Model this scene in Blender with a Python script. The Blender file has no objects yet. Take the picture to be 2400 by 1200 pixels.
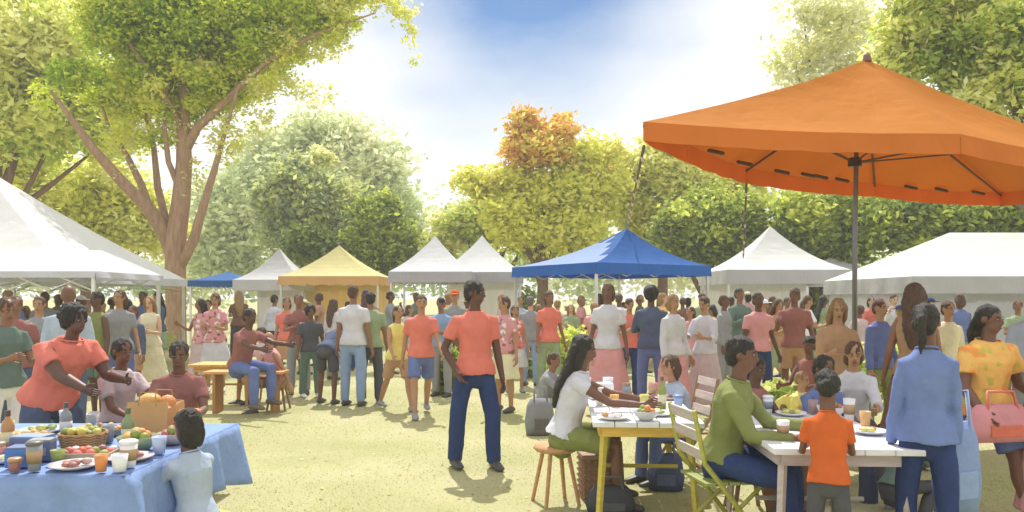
import bpy, bmesh, math, random, time
import numpy as np
from mathutils import Vector, noise as mnoise
T0 = time.time()
SC = bpy.context.scene
COL = SC.collection
R = math.radians
# ------------------------------------------------------------------ camera
F, H, HY, CX = 1800.0, 1.59, 700.0, 1200.0        # focal length in photo pixels, eye height, horizon row
cam_d = bpy.data.cameras.new('camera')
cam_d.sensor_width = 36.0
cam_d.lens = 36.0 * F / 2400.0
cam_d.shift_y = (HY - 600.0) / 2400.0
cam_d.clip_start = 0.05
cam_d.clip_end = 3000.0
cam = bpy.data.objects.new('camera', cam_d)
cam.location = (0, 0, H)
cam.rotation_euler = (R(90), 0, 0)
COL.objects.link(cam)
SC.camera = cam
# ------------------------------------------------------------------ sun and sky
SUN_EL, SUN_AZ = 56.0, -7.0                       # azimuth measured from +Y towards +X
sd = Vector((math.sin(R(SUN_AZ)) * math.cos(R(SUN_EL)), math.cos(R(SUN_AZ)) * math.cos(R(SUN_EL)), math.sin(R(SUN_EL))))
sun_d = bpy.data.lights.new('sun', 'SUN')
sun_d.energy = 3.1
sun_d.angle = R(0.6)
sun_d.color = (1.0, 0.97, 0.92)
sun = bpy.data.objects.new('sun', sun_d)
sun.rotation_euler = (-sd).to_track_quat('-Z', 'Y').to_euler()
sun.location = (0, 0, 30)
COL.objects.link(sun)
world = bpy.data.worlds.new('World')
SC.world = world
world.use_nodes = True
nt = world.node_tree
nt.nodes.clear()
def N(t, typ, **kw):
    n = t.nodes.new(typ)
    for k, v in kw.items():
        if k.startswith('i_'):
            n.inputs[k[2:].replace('_', ' ')].default_value = v
        else:
            setattr(n, k, v)
    return n
def math_n(t, op, a, b=None, c=None, clamp=False):
    n = t.nodes.new('ShaderNodeMath'); n.operation = op; n.use_clamp = clamp
    for i, v in enumerate((a, b, c)):
        if v is None: continue
        if isinstance(v, (int, float)): n.inputs[i].default_value = v
        else: t.links.new(v, n.inputs[i])
    return n.outputs[0]
sky = N(nt, 'ShaderNodeTexSky')
sky.sky_type = 'NISHITA'
sky.sun_disc = False
sky.sun_elevation = R(SUN_EL)
sky.sun_rotation = R(SUN_AZ)
sky.dust_density = 0.4
sky.ozone_density = 5.0
bg_sky = N(nt, 'ShaderNodeBackground'); bg_sky.inputs['Strength'].default_value = 0.050
hs_ = N(nt, 'ShaderNodeHueSaturation'); hs_.inputs['Saturation'].default_value = 1.35; hs_.inputs['Value'].default_value = 1.12
nt.links.new(sky.outputs[0], hs_.inputs['Color']); nt.links.new(hs_.outputs[0], bg_sky.inputs['Color'])
# clouds: a soft white veil with an open blue patch high ahead of the camera
tc = N(nt, 'ShaderNodeTexCoord')
nz = N(nt, 'ShaderNodeTexNoise'); nz.inputs['Scale'].default_value = 4.2; nz.inputs['Detail'].default_value = 6.0; nz.inputs['Roughness'].default_value = 0.55
mp = N(nt, 'ShaderNodeMapping'); mp.inputs['Scale'].default_value = (1, 1, 2.2)
nt.links.new(tc.outputs['Generated'], mp.inputs['Vector']); nt.links.new(mp.outputs[0], nz.inputs['Vector'])
dst = N(nt, 'ShaderNodeVectorMath'); dst.operation = 'DISTANCE'
blue_dir = Vector((0.02, 1.0, 0.43)).normalized()
dst.inputs[1].default_value = blue_dir
nt.links.new(tc.outputs['Generated'], dst.inputs[0])
f1 = math_n(nt, 'MULTIPLY_ADD', dst.outputs['Value'], 4.8, -0.28)
f2 = math_n(nt, 'MULTIPLY_ADD', nz.outputs['Fac'], .8, -0.37)
f3 = math_n(nt, 'ADD', f1, f2, clamp=True)
bg_cl = N(nt, 'ShaderNodeBackground'); bg_cl.inputs['Color'].default_value = (0.975, 0.972, 0.975, 1); bg_cl.inputs['Strength'].default_value = 0.66
mx = N(nt, 'ShaderNodeMixShader')
nt.links.new(f3, mx.inputs[0]); nt.links.new(bg_sky.outputs[0], mx.inputs[1]); nt.links.new(bg_cl.outputs[0], mx.inputs[2])
wo = N(nt, 'ShaderNodeOutputWorld')
nt.links.new(mx.outputs[0], wo.inputs['Surface'])
SC.view_settings.view_transform = 'Standard'
SC.view_settings.look = 'None'
SC.view_settings.gamma = 1.0
SC.view_settings.use_curve_mapping = False
SC.view_settings.exposure = 0.80
SC.cycles.max_bounces = 8
SC.cycles.diffuse_bounces = 6
SC.cycles.transmission_bounces = 6
SC.cycles.volume_bounces = 1
SC.cycles.transparent_max_bounces = 8
SC.cycles.use_denoising = True

# ------------------------------------------------------------------ helpers
rng = random.Random(7)
nr = np.random.default_rng(11)
def W(px, py, d):
    return np.array([(px - CX) / F * d, d, H + (HY - py) / F * d])
def XG(px, d): return (px - CX) / F * d
def lin(h):
    h = h.lstrip('#')
    return tuple((lambda c: c / 12.92 if c <= 0.04045 else ((c + 0.055) / 1.055) ** 2.4)(int(h[i:i + 2], 16) / 255) for i in (0, 2, 4))
MATS = {}
def mat(hexc, kind='cloth', spots=None, spot_scale=9.0):
    key = (hexc, kind, tuple(spots) if spots else None, spot_scale)
    if key in MATS: return MATS[key]
    c = lin(hexc)
    m = bpy.data.materials.new(kind + '_' + hexc.strip('#'))
    m.use_nodes = True
    t = m.node_tree; t.nodes.clear()
    out = N(t, 'ShaderNodeOutputMaterial')
    p = N(t, 'ShaderNodeBsdfPrincipled')
    tcn = N(t, 'ShaderNodeTexCoord')
    rough = {'cloth': .88, 'skin': .52, 'hair': .6, 'metal': .35, 'plastic': .4, 'wood': .6, 'tent': .7, 'paper': .8, 'glass': .12, 'bark': .95, 'food': .55, 'ceramic': .25, 'leather': .5}.get(kind, .7)
    p.inputs['Roughness'].default_value = rough
    if kind == 'metal': p.inputs['Metallic'].default_value = .7
    if kind in ('cloth', 'tent'): p.inputs['Specular IOR Level'].default_value = .12
    n1 = N(t, 'ShaderNodeTexNoise')
    n1.inputs['Scale'].default_value = {'bark': 5.0, 'wood': 6.0, 'tent': 1.2, 'hair': 30}.get(kind, 7.0)
    n1.inputs['Detail'].default_value = 6.0
    mpn = N(t, 'ShaderNodeMapping')
    mpn.inputs['Scale'].default_value = {'bark': (2.5, 2.5, .5), 'wood': (1, 6, 6), 'hair': (2, 2, .4)}.get(kind, (1, 1, 1))
    t.links.new(tcn.outputs['Object'], mpn.inputs[0]); t.links.new(mpn.outputs[0], n1.inputs['Vector'])
    var = {'bark': .55, 'wood': .35, 'cloth': .22, 'tent': .10, 'skin': .12, 'hair': .5, 'food': .45}.get(kind, .12)
    mix = N(t, 'ShaderNodeMix'); mix.data_type = 'RGBA'
    mix.inputs['A'].default_value = (*[max(0, v * (1 - var)) for v in c], 1)
    mix.inputs['B'].default_value = (*[min(.95, v * (1 + var)) for v in c], 1)
    t.links.new(n1.outputs['Fac'], mix.inputs['Factor'])
    col = mix.outputs['Result']
    if spots:
        for k, sp in enumerate(spots):
            v = N(t, 'ShaderNodeTexNoise'); v.inputs['Scale'].default_value = spot_scale * (1 + .37 * k); v.inputs['Detail'].default_value = 1.0
            mm = N(t, 'ShaderNodeMapping'); mm.inputs['Location'].default_value = (3.1 * k + 1, 7 * k, 2.3 * k)
            t.links.new(tcn.outputs['Object'], mm.inputs[0]); t.links.new(mm.outputs[0], v.inputs['Vector'])
            fac = math_n(t, 'MULTIPLY_ADD', v.outputs['Fac'], 22.0, -12.9, clamp=True)
            m2 = N(t, 'ShaderNodeMix'); m2.data_type = 'RGBA'
            t.links.new(fac, m2.inputs['Factor']); t.links.new(col, m2.inputs['A'])
            m2.inputs['B'].default_value = (*lin(sp), 1)
            col = m2.outputs['Result']
    t.links.new(col, p.inputs['Base Color'])
    bump = N(t, 'ShaderNodeBump')
    bs, bd, sc = {'bark': (.9, .03, 14), 'cloth': (.5, .02, 17), 'tent': (.45, .05, 3.5), 'wood': (.3, .004, 30), 'hair': (1.0, .014, 110), 'skin': (.08, .002, 60), 'food': (.6, .01, 60)}.get(kind, (.08, .003, 40))
    n2 = N(t, 'ShaderNodeTexNoise'); n2.inputs['Scale'].default_value = sc; n2.inputs['Detail'].default_value = 3.0
    t.links.new(mpn.outputs[0], n2.inputs['Vector'])
    bump.inputs['Strength'].default_value = bs; bump.inputs['Distance'].default_value = bd
    t.links.new(n2.outputs['Fac'], bump.inputs['Height']); t.links.new(bump.outputs[0], p.inputs['Normal'])
    if kind == 'tent':
        tr = N(t, 'ShaderNodeBsdfTranslucent'); t.links.new(col, tr.inputs['Color'])
        ms = N(t, 'ShaderNodeMixShader'); ms.inputs[0].default_value = .38
        t.links.new(p.outputs[0], ms.inputs[1]); t.links.new(tr.outputs[0], ms.inputs[2])
        t.links.new(ms.outputs[0], out.inputs[0])
    else:
        t.links.new(p.outputs[0], out.inputs[0])
    MATS[key] = m
    return m
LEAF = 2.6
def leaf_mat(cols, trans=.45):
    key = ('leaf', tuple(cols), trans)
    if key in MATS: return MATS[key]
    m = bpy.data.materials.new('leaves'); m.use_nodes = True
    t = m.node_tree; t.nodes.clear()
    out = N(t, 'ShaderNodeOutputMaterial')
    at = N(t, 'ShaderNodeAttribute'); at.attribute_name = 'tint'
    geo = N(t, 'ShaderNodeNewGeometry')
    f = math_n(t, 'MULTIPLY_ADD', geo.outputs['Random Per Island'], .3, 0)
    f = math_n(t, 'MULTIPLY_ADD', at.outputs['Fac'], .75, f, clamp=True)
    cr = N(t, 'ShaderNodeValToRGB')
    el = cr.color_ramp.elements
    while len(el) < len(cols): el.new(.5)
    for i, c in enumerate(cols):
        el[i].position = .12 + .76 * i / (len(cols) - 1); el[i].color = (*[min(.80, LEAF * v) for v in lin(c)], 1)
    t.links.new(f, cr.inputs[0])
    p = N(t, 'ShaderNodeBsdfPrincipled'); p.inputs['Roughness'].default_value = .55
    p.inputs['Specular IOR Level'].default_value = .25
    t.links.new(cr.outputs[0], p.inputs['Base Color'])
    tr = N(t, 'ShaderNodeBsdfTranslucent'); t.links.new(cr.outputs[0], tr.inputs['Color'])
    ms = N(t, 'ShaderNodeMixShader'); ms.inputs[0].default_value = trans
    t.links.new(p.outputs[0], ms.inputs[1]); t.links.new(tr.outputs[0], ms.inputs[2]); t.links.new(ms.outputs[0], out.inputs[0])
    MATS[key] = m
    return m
USED_LABELS = {}
def tag(o, label, cat, group=None, kind=None):
    if label: o['label'] = label
    if cat: o['category'] = cat
    if group: o['group'] = group
    if kind: o['kind'] = kind
    if label:
        if label in USED_LABELS and not group: print('DUPLABEL', label)
        USED_LABELS[label] = USED_LABELS.get(label, 0) + 1
        if not 4 <= len(label.replace(',', '').split()) <= 16: print('LABELLEN', label)
    return o
def empty(name, loc, rz=0):
    o = bpy.data.objects.new(name, None); COL.objects.link(o)
    o.location = loc; o.rotation_euler = (0, 0, rz); o.empty_display_size = .1
    return o
class MB:
    """collects closed shapes; build() links them as one mesh object"""
    def __init__(s): s.v = []; s.f = []; s.m = []; s.n = 0
    def add(s, V, Fc, mi=0):
        V = np.asarray(V, float)
        s.v.append(V); s.f += [tuple(i + s.n for i in f) for f in Fc]; s.m += [mi] * len(Fc); s.n += len(V)
        return s
    def box(s, c, size, rz=0, mi=0, rx=0):
        c = np.asarray(c, float); h = np.asarray(size, float) / 2
        V = np.array([[x, y, z] for x in (-1, 1) for y in (-1, 1) for z in (-1, 1)], float) * h
        if rx: V = V @ rot('x', rx).T
        if rz: V = V @ rot('z', rz).T
        return s.add(V + c, [(0, 1, 3, 2), (4, 6, 7, 5), (0, 4, 5, 1), (2, 3, 7, 6), (0, 2, 6, 4), (1, 5, 7, 3)], mi)
    def tube(s, pts, rad, n=8, mi=0, **k):
        V, Fc = loft(pts, rad, n=n, **k); return s.add(V, Fc, mi)
    def lathe(s, c, prof, n=16, mi=0):
        V = []; Fc = []
        for r, z in prof:
            for i in range(n):
                a = 2 * math.pi * i / n; V.append((c[0] + r * math.cos(a), c[1] + r * math.sin(a), c[2] + z))
        for j in range(len(prof) - 1):
            for i in range(n):
                k = (i + 1) % n; Fc.append((j * n + i, j * n + k, (j + 1) * n + k, (j + 1) * n + i))
        return s.add(V, Fc, mi)
    def ball(s, c, r, n=10, mi=0, M=None):
        V, Fc = ellipsoid(c, r, n, M); return s.add(V, Fc, mi)
    def mesh(s, name, smooth=False):
        me = bpy.data.meshes.new(name)
        me.from_pydata(np.concatenate(s.v).tolist() if s.v else [], [], s.f)
        me.polygons.foreach_set('material_index', s.m)
        if smooth: me.polygons.foreach_set('use_smooth', [True] * len(me.polygons))
        me.update()
        return me
    def build(s, name, mats, parent=None, loc=(0, 0, 0), rz=0, smooth=False, bevel=0):
        me = s.mesh(name, smooth)
        if not isinstance(mats, (list, tuple)): mats = [mats]
        for m in mats: me.materials.append(m)
        if bevel:
            bm = bmesh.new(); bm.from_mesh(me)
            bmesh.ops.bevel(bm, geom=bm.edges[:], offset=bevel, segments=2, affect='EDGES', profile=.5)
            bm.to_mesh(me); bm.free()
        o = bpy.data.objects.new(name, me); COL.objects.link(o)
        o.location = loc; o.rotation_euler = (0, 0, rz)
        if parent: o.parent = parent
        return o
def rot(ax, deg):
    a = R(deg); c, s = math.cos(a), math.sin(a)
    return np.array({'x': [[1, 0, 0], [0, c, -s], [0, s, c]], 'y': [[c, 0, s], [0, 1, 0], [-s, 0, c]], 'z': [[c, -s, 0], [s, c, 0], [0, 0, 1]]}[ax], float)
def nrm(v):
    v = np.asarray(v, float); l = np.linalg.norm(v); return v / l if l > 1e-9 else v
def loft(pts, rad, n=10, side=None, cap='flat', sq=0.0):
    pts = [np.asarray(p, float) for p in pts]
    rad = [(r, r) if np.isscalar(r) else tuple(r) for r in (rad if isinstance(rad, (list, tuple)) and len(rad) == len(pts) else [rad] * len(pts))]
    if cap in ('round', 'start', 'end'):
        P, Q = list(pts), list(rad)
        if cap in ('round', 'start'):
            t = nrm(pts[0] - pts[1]); r = min(rad[0])
            P = [pts[0] + t * r * .98, pts[0] + t * r * .75] + P; Q = [(rad[0][0] * .2, rad[0][1] * .2), (rad[0][0] * .66, rad[0][1] * .66)] + Q
        if cap in ('round', 'end'):
            t = nrm(pts[-1] - pts[-2]); r = min(rad[-1])
            P = P + [pts[-1] + t * r * .75, pts[-1] + t * r * .98]; Q = Q + [(rad[-1][0] * .66, rad[-1][1] * .66), (rad[-1][0] * .2, rad[-1][1] * .2)]
        pts, rad = P, Q
    V = []; m = len(pts)
    ref = np.array(side if side is not None else (1, 0, 0), float)
    for i in range(m):
        t = nrm(pts[min(i + 1, m - 1)] - pts[max(i - 1, 0)])
        a = ref - t * np.dot(ref, t)
        if np.linalg.norm(a) < .15:
            b0 = np.array((0, 1, 0.)) if abs(t[1]) < .9 else np.array((0, 0, 1.)); a = b0 - t * np.dot(b0, t)
        a = nrm(a); b = np.cross(t, a)
        if side is None: ref = a
        for k in range(n):
            an = 2 * math.pi * k / n; ca, sa = math.cos(an), math.sin(an)
            if sq: ca = math.copysign(abs(ca) ** (1 - sq), ca); sa = math.copysign(abs(sa) ** (1 - sq), sa)
            V.append(pts[i] + a * ca * rad[i][0] + b * sa * rad[i][1])
    Fc = [(i * n + k, i * n + (k + 1) % n, (i + 1) * n + (k + 1) % n, (i + 1) * n + k) for i in range(m - 1) for k in range(n)]
    Fc.append(tuple(reversed(range(n)))); Fc.append(tuple((m - 1) * n + k for k in range(n)))
    return np.array(V), Fc
def ellipsoid(c, r, n=10, M=None):
    V = []; h = max(5, n // 2 + 1)
    r = (r, r, r) if np.isscalar(r) else r
    for j in range(1, h):
        ph = math.pi * j / h
        for i in range(n):
            a = 2 * math.pi * i / n; V.append((r[0] * math.sin(ph) * math.cos(a), r[1] * math.sin(ph) * math.sin(a), r[2] * math.cos(ph)))
    V += [(0, 0, r[2]), (0, 0, -r[2])]
    V = np.array(V)
    if M is not None: V = V @ M.T
    V = V + np.asarray(c, float)
    Fc = [(j * n + i, (j + 1) * n + i, (j + 1) * n + (i + 1) % n, j * n + (i + 1) % n) for j in range(h - 2) for i in range(n)]
    top, bot = (h - 1) * n, (h - 1) * n + 1
    Fc += [(top, i, (i + 1) % n) for i in range(n)] + [(bot, (h - 2) * n + (i + 1) % n, (h - 2) * n + i) for i in range(n)]
    return V, Fc
def copy_thing(o, loc, rz, label, group=None):
    c = o.copy(); COL.objects.link(c); c.location = loc; c.rotation_euler = (0, 0, rz)
    if group: c['group'] = group
    tag(c, label, None, group)
    for ch in o.children:
        d = ch.copy(); COL.objects.link(d); d.parent = c
        for g in ch.children:
            e = g.copy(); COL.objects.link(e); e.parent = d
    return c

# ------------------------------------------------------------------ the ground
def ground_mat():
    m = bpy.data.materials.new('lawn'); m.use_nodes = True
    t = m.node_tree; t.nodes.clear()
    out = N(t, 'ShaderNodeOutputMaterial'); p = N(t, 'ShaderNodeBsdfPrincipled'); p.inputs['Roughness'].default_value = .95
    p.inputs['Specular IOR Level'].default_value = .1
    tcn = N(t, 'ShaderNodeTexCoord')
    a = N(t, 'ShaderNodeTexNoise'); a.inputs['Scale'].default_value = .55; a.inputs['Detail'].default_value = 5
    b = N(t, 'ShaderNodeTexNoise'); b.inputs['Scale'].default_value = 28; b.inputs['Detail'].default_value = 6
    t.links.new(tcn.outputs['Object'], a.inputs['Vector']); t.links.new(tcn.outputs['Object'], b.inputs['Vector'])
    s = math_n(t, 'MULTIPLY_ADD', b.outputs['Fac'], .35, 0)
    s = math_n(t, 'MULTIPLY_ADD', a.outputs['Fac'], .65, s, clamp=True)
    cr = N(t, 'ShaderNodeValToRGB'); el = cr.color_ramp.elements
    el[0].position = .36; el[0].color = (*lin('#98996a'), 1)
    el[1].position = .50; el[1].color = (*lin('#a8a57a'), 1)
    e = el.new(.64); e.color = (*lin('#b5ae8c'), 1)
    t.links.new(s, cr.inputs[0]); t.links.new(cr.outputs[0], p.inputs['Base Color'])
    bu = N(t, 'ShaderNodeBump'); bu.inputs['Strength'].default_value = .35; bu.inputs['Distance'].default_value = .015
    t.links.new(b.outputs['Fac'], bu.inputs['Height']); t.links.new(bu.outputs[0], p.inputs['Normal'])
    t.links.new(p.outputs[0], out.inputs[0])
    return m
g = 1400.0
xs = [-g, -60, -25] + list(np.linspace(-14, 14, 29)) + [25, 60, g]
ys = [-40, -5] + list(np.linspace(0, 32, 33)) + [50, 100, 1400]
V = []
for y in ys:
    for x in xs:
        z = .035 * mnoise.noise(Vector((x * .35, y * .35, 0))) if abs(x) < 30 and 2 < y < 40 else 0
        V.append((x, y, z))
nx = len(xs)
me = bpy.data.meshes.new('lawn')
me.from_pydata(V, [], [(j * nx + i, j * nx + i + 1, (j + 1) * nx + i + 1, (j + 1) * nx + i) for j in range(len(ys) - 1) for i in range(nx - 1)])
me.materials.append(ground_mat()); me.polygons.foreach_set('use_smooth', [True] * len(me.polygons))
lawn = bpy.data.objects.new('lawn', me); COL.objects.link(lawn); lawn['kind'] = 'structure'
def gz(x, y):
    return .035 * mnoise.noise(Vector((x * .35, y * .35, 0))) if abs(x) < 30 and 2 < y < 40 else 0
def quads_mesh(name, P, mats, tint=None):
    """P: (n,4,3) quads"""
    n = len(P)
    me = bpy.data.meshes.new(name)
    me.vertices.add(n * 4); me.vertices.foreach_set('co', P.reshape(-1).astype(np.float32))
    me.loops.add(n * 4); me.loops.foreach_set('vertex_index', np.arange(n * 4, dtype=np.int32))
    me.polygons.add(n); me.polygons.foreach_set('loop_start', np.arange(0, n * 4, 4, dtype=np.int32))
    try: me.polygons.foreach_set('loop_total', np.full(n, 4, dtype=np.int32))
    except Exception: pass
    if tint is not None:
        at = me.attributes.new('tint', 'FLOAT', 'POINT'); at.data.foreach_set('value', np.repeat(tint, 4).astype(np.float32))
    for m in mats: me.materials.append(m)
    me.update(calc_edges=True); me.validate()
    return me
# grass blades over the near lawn
def grass():
    n = 130000
    d = 3.0 + 13.5 * nr.random(n) ** 1.3
    x = (nr.random(n) * 2 - 1) * (d * .70 + .3)
    z = np.array([gz(a, b) for a, b in zip(x, d)])
    base = np.stack([x, d, z - .004], 1)
    an = nr.random(n) * np.pi; w = (.003 + .003 * nr.random(n)) * (.6 + d / 9)
    h = .006 + .011 * nr.random(n) ** 2
    s = np.stack([np.cos(an), np.sin(an), 0 * an], 1) * w[:, None]
    ln = np.stack([nr.normal(0, .35, n), nr.normal(0, .35, n), np.ones(n)], 1) * h[:, None]
    P = np.stack([base - s, base + s, base + s * .25 + ln, base - s * .25 + ln], 1)
    patch = np.array([mnoise.noise(Vector((a * .5, b * .5, 3))) for a, b in zip(x, d)]) * .6 + .5
    me = quads_mesh('grass', P, [leaf_mat(['#6c7548', '#787b50', '#80805c', '#868468'], .6)], np.clip(patch + nr.normal(0, .15, n), 0, 1))
    o = bpy.data.objects.new('grass', me); COL.objects.link(o)
    tag(o, 'short pale yellow green grass blades covering the open lawn', 'grass', kind='stuff')
grass()
def fallen():
    n = 900
    d = 3.6 + 12 * nr.random(n) ** 1.2; x = (nr.random(n) * 2 - 1) * d * .68
    z = np.array([gz(a, b) for a, b in zip(x, d)]) + .012
    c = np.stack([x, d, z], 1); u = nr.normal(size=(n, 3)); u[:, 2] *= .25; u /= np.linalg.norm(u, axis=1)[:, None]
    v = np.cross(u, [0, 0, 1.]); s = (.012 + .014 * nr.random(n))[:, None]
    P = np.stack([c - u * s, c + v * s * .5 + [0, 0, .004], c + u * s, c - v * s * .5], 1)
    o = bpy.data.objects.new('fallen_leaves', quads_mesh('fallen_leaves', P, [leaf_mat(['#5f5a2c', '#7d7038', '#8a6a3a', '#9a8f4c'], .2)], nr.random(n))); COL.objects.link(o)
    tag(o, 'small dry leaves scattered over the open lawn', 'leaves', kind='stuff')
fallen()

# ------------------------------------------------------------------ trees
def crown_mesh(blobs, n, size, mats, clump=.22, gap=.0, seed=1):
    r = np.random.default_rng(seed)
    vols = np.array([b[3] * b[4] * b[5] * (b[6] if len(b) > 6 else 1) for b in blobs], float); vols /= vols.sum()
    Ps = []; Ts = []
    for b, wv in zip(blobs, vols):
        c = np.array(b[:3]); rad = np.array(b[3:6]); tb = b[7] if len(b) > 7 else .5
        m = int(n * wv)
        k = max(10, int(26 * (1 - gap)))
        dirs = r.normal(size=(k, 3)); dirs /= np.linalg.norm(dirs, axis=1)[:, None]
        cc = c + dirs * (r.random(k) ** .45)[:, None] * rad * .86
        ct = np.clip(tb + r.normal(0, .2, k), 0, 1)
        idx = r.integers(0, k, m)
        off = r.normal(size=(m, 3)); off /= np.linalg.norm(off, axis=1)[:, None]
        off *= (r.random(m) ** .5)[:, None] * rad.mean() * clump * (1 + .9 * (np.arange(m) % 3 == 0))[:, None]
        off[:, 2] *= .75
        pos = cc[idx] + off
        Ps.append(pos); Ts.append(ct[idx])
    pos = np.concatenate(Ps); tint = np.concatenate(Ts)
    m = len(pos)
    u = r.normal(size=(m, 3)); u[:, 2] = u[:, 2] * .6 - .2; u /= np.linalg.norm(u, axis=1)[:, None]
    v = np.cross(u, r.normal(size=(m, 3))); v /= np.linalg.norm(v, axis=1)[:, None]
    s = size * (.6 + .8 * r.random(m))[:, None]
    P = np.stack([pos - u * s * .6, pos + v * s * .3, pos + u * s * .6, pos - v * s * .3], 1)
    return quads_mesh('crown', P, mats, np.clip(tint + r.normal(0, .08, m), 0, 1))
def tree(name, label, base, blobs_px, cols, n, size, trunk_r=.2, limbs=None, bark='#7d6350', clump=.3, gap=0, seed=1, trans=.45, group=None, trunk_top=None):
    """base (px, d); blobs_px (px, py, d, rx_px, ry_px[, weight, tint])"""
    bx, d0 = XG(base[0], base[1]), base[1]
    root = empty(name, (bx, d0, 0)); tag(root, label, 'tree', group)
    bl = []
    for b in blobs_px:
        c = W(b[0], b[1], b[2]) - np.array([bx, d0, 0]); rx = b[3] / F * b[2]; rz = b[4] / F * b[2]
        bl.append((*c, rx, (rx + rz) * .5, rz, b[5] if len(b) > 5 else 1, b[6] if len(b) > 6 else .5))
    me = crown_mesh(bl, n, size, [leaf_mat(cols, trans)], clump, gap, seed)
    o = bpy.data.objects.new('crown', me); COL.objects.link(o); o.parent = root
    mb = MB()
    if limbs:
        for L in limbs:
            pts = [W(*p[:3]) - np.array([bx, d0, 0]) for p in L]
            mb.tube(pts, [p[3] * base[1] / 17.0 for p in L], n=9, cap='round')
    else:
        cz = np.mean([b[2] for b in bl]); cxx = np.mean([b[0] for b in bl]); cyy = np.mean([b[1] for b in bl])
        top = np.array([cxx, cyy, cz]) * .8
        rr = random.Random(seed)
        mid = np.array([top[0] * .35, top[1] * .35, top[2] * .5])
        mb.tube([(0, 0, -.1), (0, 0, .3), mid, top], [trunk_r * 1.35, trunk_r, trunk_r * .75, trunk_r * .35], n=9, cap='round')
        for b in bl[:7]:
            e = np.array(b[:3]); st = mid * rr.uniform(.7, 1.2)
            mb.tube([st, (st + e) / 2 + np.array([rr.uniform(-.3, .3), 0, -.15 * b[3]]), e], [trunk_r * .5, trunk_r * .3, trunk_r * .08], n=6, cap='round')
    mb.build('trunk', mat(bark, 'bark'), root, smooth=True)
    return root
G_OLIVE = ['#56633a', '#6d7a3e', '#87934c', '#a0a757', '#b9bd6c']
G_PALE = ['#6f8438', '#839543', '#95a34c', '#a5af56', '#b6bc64']
G_DARK = ['#3b4522', '#505c28', '#646f2e', '#7d8536', '#959c48']
G_GOLD = ['#a3a63e', '#c2bc48', '#d6cc58', '#a6903f', '#9a7440']
G_MUST = ['#b9b43e', '#c9bd42', '#d8c94a', '#e0d45e']
G_SAGE = ['#747c5b', '#828b66', '#929974', '#9fa37c']
G_BLUE = ['#555e48', '#666f52', '#757c55', '#868a52', '#9a9c68']
G_CREAM = ['#dccf5c', '#e6da66', '#eedf78', '#f4e88c']
GT = 'trees behind the market tents'
# the big spreading tree on the left
D = 24.0
limbs = [
 [(412, 880, D, .34), (412, 840, D, .25), (413, 740, D, .215), (412, 640, D, .225), (412, 560, D, .23), (425, 470, D, .2), (432, 380, D, .17), (430, 270, D, .14), (437, 130, D, .11), (430, -20, D, .06)],
 [(412, 610, D, .17), (385, 545, D, .16), (350, 490, D - .4, .15), (285, 425, D - .9, .12), (220, 350, D - 1.4, .095), (165, 275, D - 1.8, .06), (120, 215, D - 2, .03)],
 [(352, 492, D - .4, .09), (330, 430, D, .08), (300, 370, D + .3, .065), (255, 300, D + .5, .045), (230, 220, D + .6, .02)],
 [(415, 640, D, .12), (455, 560, D - .2, .11), (478, 480, D - .4, .09), (502, 400, D - .6, .07), (530, 300, D - .7, .045), (560, 200, D - .7, .02)],
 [(430, 360, D, .12), (462, 300, D - .1, .10), (530, 235, D - .3, .075), (620, 150, D - .6, .055), (740, 80, D - .9, .03), (880, 30, D - 1.2, .015)],
 [(400, 560, D, .09), (370, 440, D + .4, .08), (360, 340, D + .6, .06), (330, 230, D + .9, .03)],
 [(431, 320, D, .08), (400, 250, D - .5, .07), (330, 140, D - 1, .045), (260, 40, D - 1.4, .02)],
 [(425, 450, D, .08), (395, 380, D - .2, .06), (385, 300, D - .4, .05), (392, 200, D - .5, .03)],
]
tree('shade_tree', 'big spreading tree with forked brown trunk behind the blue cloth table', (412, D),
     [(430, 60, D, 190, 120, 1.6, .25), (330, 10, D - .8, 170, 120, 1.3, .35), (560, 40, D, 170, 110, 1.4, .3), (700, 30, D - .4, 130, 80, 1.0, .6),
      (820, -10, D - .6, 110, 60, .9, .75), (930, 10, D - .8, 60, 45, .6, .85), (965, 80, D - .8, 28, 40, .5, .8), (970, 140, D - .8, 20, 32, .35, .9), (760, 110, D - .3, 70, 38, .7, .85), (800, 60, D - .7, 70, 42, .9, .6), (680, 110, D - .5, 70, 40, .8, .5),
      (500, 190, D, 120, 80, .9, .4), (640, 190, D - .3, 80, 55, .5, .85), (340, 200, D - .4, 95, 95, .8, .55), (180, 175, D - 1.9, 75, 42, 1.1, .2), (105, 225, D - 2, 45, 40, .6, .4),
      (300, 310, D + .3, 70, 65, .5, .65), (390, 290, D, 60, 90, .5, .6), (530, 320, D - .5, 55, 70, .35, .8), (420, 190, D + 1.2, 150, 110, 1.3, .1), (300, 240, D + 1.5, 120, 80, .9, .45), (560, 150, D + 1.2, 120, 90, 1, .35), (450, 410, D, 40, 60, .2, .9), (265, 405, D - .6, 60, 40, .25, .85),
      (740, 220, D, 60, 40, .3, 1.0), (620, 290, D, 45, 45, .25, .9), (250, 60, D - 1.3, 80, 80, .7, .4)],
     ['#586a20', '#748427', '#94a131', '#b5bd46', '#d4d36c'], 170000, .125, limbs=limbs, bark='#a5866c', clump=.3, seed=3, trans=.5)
tree('broadleaf_tree', 'tall pale green tree at the far left behind the big white tent', (-60, 30), [(60, 90, 30, 190, 130, 1, .75), (-60, 200, 30, 170, 160, 1, .6), (190, 190, 31, 120, 120, 1, .5), (40, 290, 30, 150, 90, 1, .45), (250, 330, 32, 90, 70, .8, .6), (-20, 20, 30, 120, 100, 1, .95)],
     G_PALE, 40000, .26, trunk_r=.35, seed=4, clump=.42, group=GT)
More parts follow.
